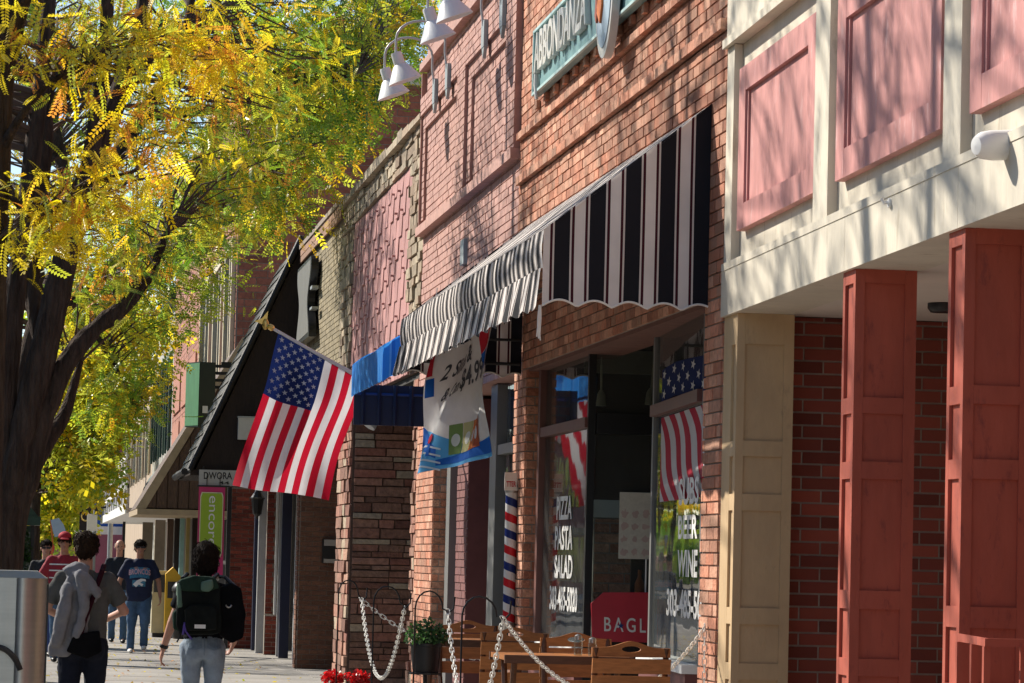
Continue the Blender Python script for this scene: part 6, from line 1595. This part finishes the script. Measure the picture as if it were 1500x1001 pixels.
YEL, GOLD, ORA, YGR, GRN, DGR = (.92, .74, .03), (.86, .55, .03), (.78, .33, .05), (.58, .63, .05), (.27, .44, .04), (.11, .22, .03)
def tree(label, stems, crowns, kind, size, per, pal, seed, group='honey locust trees along the kerb'):
    """stems: [(points, radii)]; crowns: [(centre, radii, clusters)]"""
    rg = np.random.default_rng(seed)
    base = stems[0][0][0]
    r = thing('honey_locust', label, 'tree', (base[0], base[1], 0), group)
    pts_all = []
    for i, (pts, rad) in enumerate(stems):
        dense = []; dr = []
        for a, b, ra, rb in zip(pts, pts[1:], rad, rad[1:]):
            for k in range(5):
                t = k / 5; dense.append(a.lerp(b, t) + V(rg.normal(size=3)) * ra * .06); dr.append((ra + (rb - ra) * t) * (1 + rg.normal() * .06))
        dense.append(pts[-1]); dr.append(rad[-1])
        # soften the corners
        sm = dense[:]
        for _ in range(3): sm = [sm[0]] + [(sm[j - 1] + sm[j] * 2 + sm[j + 1]) / 4 for j in range(1, len(sm) - 1)] + [sm[-1]]
        MB().tube(sm, dr, 12).build('trunk' if i == 0 else 'limb', m_bark, r, smooth=True)
        pts_all += [(p, q_) for p, q_ in zip(sm, dr)][3:]
    sp = np.array([tuple(p) for p, _ in pts_all])
    fv, ff_ = FRONDS[kind]
    allv = []; allc = []; tw = MB(); names = list(pal.keys()); pr = np.array([pal[n_] for n_ in names], float); pr /= pr.sum()
    for (c, rr, ncl) in crowns:
        c = np.array(tuple(c)); rr = np.array(rr)
        for _ in range(ncl):
            d = rg.normal(size=3); d /= np.linalg.norm(d)
            p = c + d * rr * rg.random() ** .45
            if p[2] < 2.0: continue
            dist = np.linalg.norm(sp - p, axis=1) + 2.0 * np.maximum(0, sp[:, 2] - p[2] + .1)
            j = int(dist.argmin()); s0 = sp[j]
            mid = (s0 + p) / 2 + np.array([0, 0, .12 * dist[j]]) + rg.normal(size=3) * .06 * dist[j]
            if dist[j] < 4.5:
                rb = min(pts_all[j][1] * .5, .006 + .007 * dist[j])
                tw.tube([V(s0), V(s0 * .6 + mid * .4) + V(rg.normal(size=3)) * .04, V(mid), V(mid * .45 + p * .55) + V(rg.normal(size=3)) * .05, V(p)], [rb, rb * .8, rb * .6, rb * .45, .004], 5, cap=False)
            col = np.array(names[rg.choice(len(names), p=pr)])
            outd = (p - s0); outd[2] = 0; outd /= (np.linalg.norm(outd) + 1e-6)
            for _k in range(int(per * rg.uniform(.6, 1.4))):
                L = size * rg.uniform(.5, 1.3)
                x = outd * .5 + rg.normal(size=3) * .75 + np.array([0, 0, -.35]); x /= np.linalg.norm(x)
                up = np.array([0, 0, 1.0]) + rg.normal(size=3) * .55; y = np.cross(up, x); y /= np.linalg.norm(y); z = np.cross(x, y)
                o = p + rg.normal(size=3) * size * .75
                w_ = fv.copy(); w_[:, 2] += rg.normal() * .22 * fv[:, 0] ** 2 + rg.normal() * .10 * np.abs(fv[:, 1]); w_[:, 1] += rg.normal() * .18 * fv[:, 0] ** 2; w_[:, 1] *= rg.uniform(.7, 1.1)
                allv.append(o + (w_ * L) @ np.stack([x, y, z]))
                cc = col * rg.uniform(.7, 1.15) if rg.random() < .82 else np.array(names[rg.choice(len(names), p=pr)])
                allc.append(np.clip(cc + rg.normal(size=3) * .012, .005, .95))
    n = len(allv); nv = len(fv); nf = len(ff_)
    vv = np.concatenate(allv).astype(np.float32)
    fi = (ff_[None] + (np.arange(n) * nv)[:, None, None]).reshape(-1).astype(np.int32)
    me = bpy.data.meshes.new('crown')
    me.vertices.add(len(vv)); me.vertices.foreach_set('co', vv.ravel())
    me.loops.add(len(fi)); me.loops.foreach_set('vertex_index', fi)
    me.polygons.add(n * nf); me.polygons.foreach_set('loop_start', np.arange(0, len(fi), 4, dtype=np.int32))
    me.update(calc_edges=True)
    at = me.attributes.new('leafcol', 'FLOAT_COLOR', 'POINT')
    cc = np.ones((n, nv, 4), np.float32); cc[:, :, :3] = np.array(allc)[:, None, :]
    at.data.foreach_set('color', cc.ravel())
    me.materials.append(m_leaf)
    o = bpy.data.objects.new('crown', me); C.objects.link(o); attach(o, r); o['kind'] = 'stuff'
    tw.build('twigs', m_twig, r, kind='stuff')
    print('tree', seed, n * nf * 2)
    return r
def P2(x, y, Y): return onY(x, y, Y)
def stem(pl, Y, dy=0.0):
    """[(x, y, width px)] read off the photograph at the tree's distance Y"""
    s = FPX / Y; n = len(pl)
    return [P2(x, y, Y + dy * i / max(1, n - 1)) for i, (x, y, w) in enumerate(pl)], [w / s / 2 for x, y, w in pl]
def foot(st):
    p, r_ = st; return [V((p[0].x, p[0].y, -.05))] + p, [r_[0] * 1.15] + r_
# nearest tree, mostly out of the frame to the left and above
tree('nearest honey locust, dark trunk running up beside the kerb with large golden leaf sprays', [foot(stem([(-28, 1000, 56), (-20, 700, 50), (-12, 400, 44), (0, 150, 38), (12, -40, 34), (30, -320, 30), (20, -700, 18)], 23.0)),
      stem([(4, 100, 36), (60, -120, 28), (150, -330, 20), (260, -620, 10)], 23.0, -1.5), stem([(0, 0, 36), (-120, -250, 26), (-260, -560, 12)], 23.0, 2), stem([(-4, 230, 18), (30, 170, 12), (70, 120, 8), (130, 90, 5)], 23.0, -.5), stem([(0, 260, 16), (50, 330, 10), (120, 270, 7), (200, 250, 4)], 23.0, -.4)],
     [(P2(60, 60, 22.6), (.35, .5, .3), 11), (P2(130, 70, 22.4), (.3, .5, .3), 10), (P2(215, 70, 22.6), (.28, .4, .25), 14), (P2(290, 60, 22.8), (.25, .4, .2), 12), (P2(85, 300, 22.5), (.3, .5, .16), 16), (P2(160, 270, 22.5), (.25, .5, .2), 12), (P2(60, 330, 22.6), (.25, .5, .12), 10), (P2(330, 80, 22.8), (.2, .4, .2), 7), (P2(215, 180, 22.6), (.25, .4, .2), 8),
      (V((-.5, 22.5, 8.0)), (2.4, 2.4, 1.4), 40), (V((-.6, 25.5, 9.3)), (2, 2.6, 1.1), 36), (V((.8, 21.6, 6.6)), (1.3, 1.6, .8), 16), (V((-1.5, 19.5, 6.8)), (1.8, 2.2, 1.3), 20), (V((-3, 24, 6.6)), (1.6, 2, 1.5), 30)], 'near', .19, 11, {YEL: 6, GOLD: 1.2, ORA: .9, YGR: 1.5}, 1)
# forked tree behind it
tree('forked honey locust with several thick dark limbs and yellow green crown', [foot(stem([(8, 900, 44), (10, 760, 42), (20, 680, 42), (58, 540, 42), (84, 430, 40), (104, 340, 36), (150, 200, 32), (205, 60, 26), (220, -60, 20), (250, -300, 12)], 28.6)),
      stem([(10, 900, 34), (22, 760, 34), (60, 620, 34), (92, 535, 32), (140, 480, 26), (185, 448, 22), (222, 400, 16), (245, 340, 10)], 28.6, .2), stem([(14, 900, 38), (4, 740, 36), (8, 560, 34), (26, 400, 30), (45, 250, 27), (62, 110, 24), (80, -60, 20), (60, -300, 10)], 28.6, .3),
      stem([(10, 860, 26), (34, 715, 25), (66, 655, 24), (94, 610, 20), (104, 580, 15), (118, 530, 9)], 29.2, .5), stem([(108, 330, 28), (136, 220, 25), (152, 90, 22), (160, -40, 18), (150, -260, 8)], 28.6, -.6), stem([(190, 100, 18), (240, 80, 15), (275, 40, 13), (285, -30, 10), (330, -200, 6)], 29.0, .6), stem([(62, 500, 30), (40, 380, 26), (66, 240, 22), (72, 120, 18)], 29.3, .4)],
     [(P2(180, 120, 31.2), (1.3, .9, .8), 46), (P2(330, 120, 30.8), (.8, 1.0, .6), 30), (P2(140, 300, 30.6), (.8, .8, .3), 20), (P2(240, 330, 29.5), (.7, 1.3, .3), 22), (P2(330, 260, 29.5), (.5, 1, .4), 18), (P2(190, 400, 29), (.45, 1, .22), 14), (P2(110, 420, 29.6), (.3, .8, .25), 10), (P2(420, 60, 30), (.5, 1, .35), 18),
      (V((-.2, 29.5, 8.6)), (2.4, 2.8, 1.4), 50), (V((-3.2, 29, 6.4)), (1.8, 2.8, 1.6), 60)], 'near', .165, 13, {YEL: 2.2, GOLD: .6, ORA: .5, YGR: 2.8, GRN: 3.0, DGR: 1.2}, 2)
tree('third honey locust, olive and green crown reaching over the pavement towards the stone shop', [foot(stem([(4, 880, 36), (8, 700, 34), (46, 500, 30), (110, 330, 28), (200, 180, 22), (300, 40, 16), (380, -120, 9)], 41.0)), stem([(60, 480, 26), (150, 400, 20), (240, 330, 14), (330, 290, 8)], 41.0, 1), stem([(210, 170, 18), (330, 160, 14), (430, 120, 10), (520, 110, 5)], 41.0, -.5), stem([(110, 330, 20), (70, 150, 18), (40, -60, 12)], 41, .8)],
     [(P2(420, 110, 41), (1.4, 2.2, 1.0), 95), (P2(500, 90, 42), (.9, 1.8, .9), 60), (P2(330, 240, 41), (1.1, 2, .7), 70), (P2(240, 370, 41), (.7, 1.6, .45), 26), (P2(410, 270, 42), (.6, 1.5, .5), 28), (P2(350, 40, 41), (1.5, 2, .8), 60), (P2(560, 30, 43), (.5, 1.2, .55), 25), (V((.8, 41, 9.0)), (2.8, 2.6, 1.5), 80), (V((-3.2, 40, 6.6)), (1.8, 2.8, 1.6), 60), (P2(585, 60, 44), (.5, 1.2, .5), 22), (P2(600, 10, 45), (.5, 1.2, .5), 22), (P2(540, -10, 44), (.7, 1.2, .5), 24), (P2(480, 200, 43), (.5, 1.2, .4), 20)], 'mid', .24, 12, {YEL: 1.0, GOLD: .8, ORA: .2, YGR: 3.2, GRN: 2.8, DGR: 1.0}, 3)
tree('fourth honey locust with drooping yellow green sprays before the grey building', [foot(stem([(2, 860, 24), (14, 700, 22), (64, 580, 19), (130, 470, 16), (200, 400, 11)], 55.0)), stem([(70, 580, 14), (60, 420, 12), (50, 250, 8)], 55), stem([(130, 470, 10), (170, 540, 7), (200, 600, 4)], 55, -.5)],
     [(P2(180, 470, 55), (1.0, 2, .8), 44), (P2(290, 430, 55), (.6, 1.4, .5), 16), (P2(170, 590, 54), (.7, 1.5, .55), 38), (P2(215, 560, 54), (.3, 1, .35), 10), (P2(120, 430, 56), (1, 2, 1), 50), (P2(350, 320, 56), (.8, 1.5, .5), 26), (P2(60, 300, 56), (1.5, 2.5, 1.5), 45), (P2(230, 300, 57), (1.8, 2.5, 1.3), 70), (V((1, 55, 9.5)), (2.6, 2.6, 1.5), 50), (V((-3.2, 53, 6.4)), (1.8, 2.8, 1.6), 55)], 'mid', .26, 12, {YEL: 1.8, GOLD: .7, YGR: 3.4, GRN: 2.0}, 4)
tree('fifth honey locust with bright yellow green crown above the red capped man', [foot(stem([(50, 850, 16), (52, 720, 15), (64, 620, 12), (90, 520, 8)], 76.0)), stem([(64, 620, 8), (120, 640, 5), (150, 650, 3)], 76)],
     [(P2(105, 560, 76), (1.3, 2, 1.0), 60), (P2(125, 690, 75), (.5, 1.5, .5), 40), (P2(70, 640, 76), (.8, 1.5, .9), 45), (P2(160, 500, 77), (1.4, 2, 1.1), 60), (P2(60, 520, 78), (1.2, 2, 1.2), 40), (P2(150, 610, 76), (.6, 1, .4), 22), (P2(200, 480, 78), (1.0, 1.6, .9), 16)], 'far', .34, 12, {YEL: 2.4, GOLD: .6, YGR: 3.6, GRN: 1.4}, 5)
tree('sixth honey locust, pale yellow crown closing the view along the kerb', [foot(stem([(56, 830, 11), (57, 740, 10), (66, 660, 7)], 108.0)), stem([(60, 720, 6), (90, 680, 4)], 108)],
     [(P2(85, 650, 108), (1.6, 2.2, 1.5), 70), (P2(95, 730, 107), (.8, 1.5, .6), 36), (P2(62, 720, 108), (.9, 1.6, 1.0), 40), (P2(110, 590, 110), (1.8, 2.2, 1.4), 50), (P2(70, 770, 108), (.5, 1.0, .5), 20)], 'far', .42, 12, {YEL: 2.6, GOLD: .5, YGR: 3.4, GRN: 1.2}, 6)
tree('seventh honey locust, hazy green crown at the end of the row', [foot(stem([(50, 820, 7), (52, 740, 6), (56, 680, 4)], 155.0)), stem([(54, 700, 4), (70, 690, 3)], 155)],
     [(P2(50, 690, 155), (2.6, 3, 2.6), 80), (P2(90, 640, 156), (2.4, 3, 2.6), 70), (P2(66, 770, 155), (1.6, 2, 1.0), 40)], 'far', .6, 12, {YEL: 1.5, YGR: 3.4, GRN: 2.4}, 7)

# trees and houses the shop windows look out on: a tree behind the viewer's left shoulder and the far side of the street
tree('honey locust by the kerb in front of the cream arcade', [foot(([V((-.75, 17.4, 0)), V((-.75, 17.4, 2.4)), V((-.8, 17.6, 4.6)), V((-.7, 18.0, 6.6)), V((-.6, 18.4, 8.6))], [.16, .14, .12, .09, .04])), ([V((-.78, 17.5, 3.8)), V((-1.4, 18.6, 5.6)), V((-1.6, 20, 7.4))], [.09, .07, .03]), ([V((-.8, 17.5, 4.2)), V((-.3, 16.6, 6)), V((.2, 16.2, 8))], [.08, .06, .03])],
     [(V((-.8, 19.4, 8.2)), (1.9, 2.6, 1.2), 42), (V((-1.8, 16.2, 7.2)), (2, 2.2, 1.5), 44), (V((-.6, 16.5, 7.6)), (1.6, 2, 1.1), 30)], 'mid', .22, 8, {YEL: 3, GOLD: 1, YGR: 2}, 8)
ot = tree('honey locust on the far kerb of the street', [foot(([V((-15.6, 20, 0)), V((-15.6, 20, 3)), V((-15.5, 20.3, 5.5)), V((-15.7, 20.1, 7.5))], [.18, .15, .1, .04])), ([V((-15.6, 20, 2.8)), V((-14.6, 20.8, 5)), V((-13.9, 21.2, 6.4))], [.1, .07, .03])],
     [(V((-15.5, 20, 6)), (3, 3, 2.2), 170)], 'far', .5, 12, {YEL: 2, YGR: 3, GRN: 2}, 9, 'honey locusts on the far kerb')
for k in range(1, 9):
    o = copy_tree(ot); o.location.y += -24 + k * 15 if k > 1 else -20
for k, (y0, y1, h, col) in enumerate(((-60, -34, 7, (.30, .16, .11)), (-34, -8, 9, (.36, .30, .22)), (-8, 14, 6, (.25, .11, .08)), (14, 42, 8, (.34, .20, .15)), (42, 70, 6.5, (.28, .27, .25)), (70, 110, 9, (.30, .14, .10)), (110, 160, 7, (.35, .29, .2)), (160, 260, 8, (.27, .13, .1)))):
    q = thing('facing_building', ('low brick', 'tall tan', 'small red brick', 'rose brick', 'grey', 'tall red brick', 'long tan', 'long brown')[k] + ' shop building on the far side of the street', 'building', (-24, (y0 + y1) / 2, 0))
    mt = M('facing_wall%d' % k, col, .85, .15, 1.2)
    MB().box(-32, -19, y0 + .1, y1 - .1, 0, h).build('wall', mt, q)
    MB().box(-19.0, -18.7, y0 + .1, y1 - .1, h - .3, h + .2).build('cornice', m_cream_trim, q)
    n = max(2, int((y1 - y0) / 6))
    for j in range(n):
        a = y0 + (j + .12) * (y1 - y0) / n; b = y0 + (j + .88) * (y1 - y0) / n
        MB().box(-18.999, -18.95, a, b, .6, 2.8).build('shop_window', M('window_dark', (0, 0, 0)), q)
        MB().box(-18.999, -17.9, a - .2, b + .2, 2.9, 3.2).build('awning', (m_maroon, m_dkgreen, m_navy)[(j + k) % 3], q)
        if h > 6.6:
            MB().box(-18.999, -18.95, a + 1, b - 1, 4.3, h - 1).build('window', M('window_dark', (0, 0, 0)), q)
MB().box(-19, -15.2, -60, 260, -.16, 0).build('far_pavement', m_kerb)['kind'] = 'structure'

# wooded rise closing the street
leaves = np.random.default_rng(77)
wm = MB(); wc = []
for k in range(9000):
    x = leaves.uniform(-150, 60); y = leaves.uniform(330, 420); h = 9 + 5 * math.sin(x * .13) + 4 * math.sin(x * .31 + y * .05)
    z = h * leaves.random() ** .6
    a = Vector(leaves.normal(size=3)).normalized(); b = a.cross(Vector(leaves.normal(size=3))).normalized(); sz = leaves.uniform(.8, 1.9); p = Vector((x, y, z))
    wm.quad(p - a * sz, p + b * sz * .7, p + a * sz, p - b * sz * .7); wc.append((YGR, GRN, DGR, GOLD)[leaves.choice(4, p=(.3, .35, .25, .1))])
wo_ = wm.build('distant_wood', m_leaf, None)
at = wo_.data.attributes.new('leafcol', 'FLOAT_COLOR', 'POINT')
at.data.foreach_set('color', np.repeat(np.array([(*c, 1) for c in wc]), 4, axis=0).ravel().astype(np.float32))
tag(wo_, 'distant wood of green and yellow trees closing the street', 'wood', kind='stuff')

# fallen leaves along the pavement
fm_ = MB(); fc = []
for k in range(2600):
    x = 3.45 - 4.6 * leaves.random() ** .8; y = 16 + 60 * leaves.random() ** 1.3; sz = leaves.uniform(.015, .04); th = leaves.uniform(0, 6.28)
    a = Vector((math.cos(th), math.sin(th), leaves.normal() * .25)) * sz; b = Vector((-math.sin(th), math.cos(th), leaves.normal() * .3)) * sz * .5; p = Vector((x, y, .012))
    fm_.quad(p - a, p + b, p + a, p - b); fc.append((YEL, GOLD, ORA, YGR)[leaves.choice(4, p=(.4, .3, .2, .1))])
fo_ = fm_.build('fallen_leaves', m_leaf, None)
at = fo_.data.attributes.new('leafcol', 'FLOAT_COLOR', 'POINT')
at.data.foreach_set('color', np.repeat(np.array([(*c, 1) for c in fc]), 4, axis=0).ravel().astype(np.float32) * .7)
tag(fo_, 'fallen yellow leaves scattered over the pavement', 'leaves', kind='stuff')
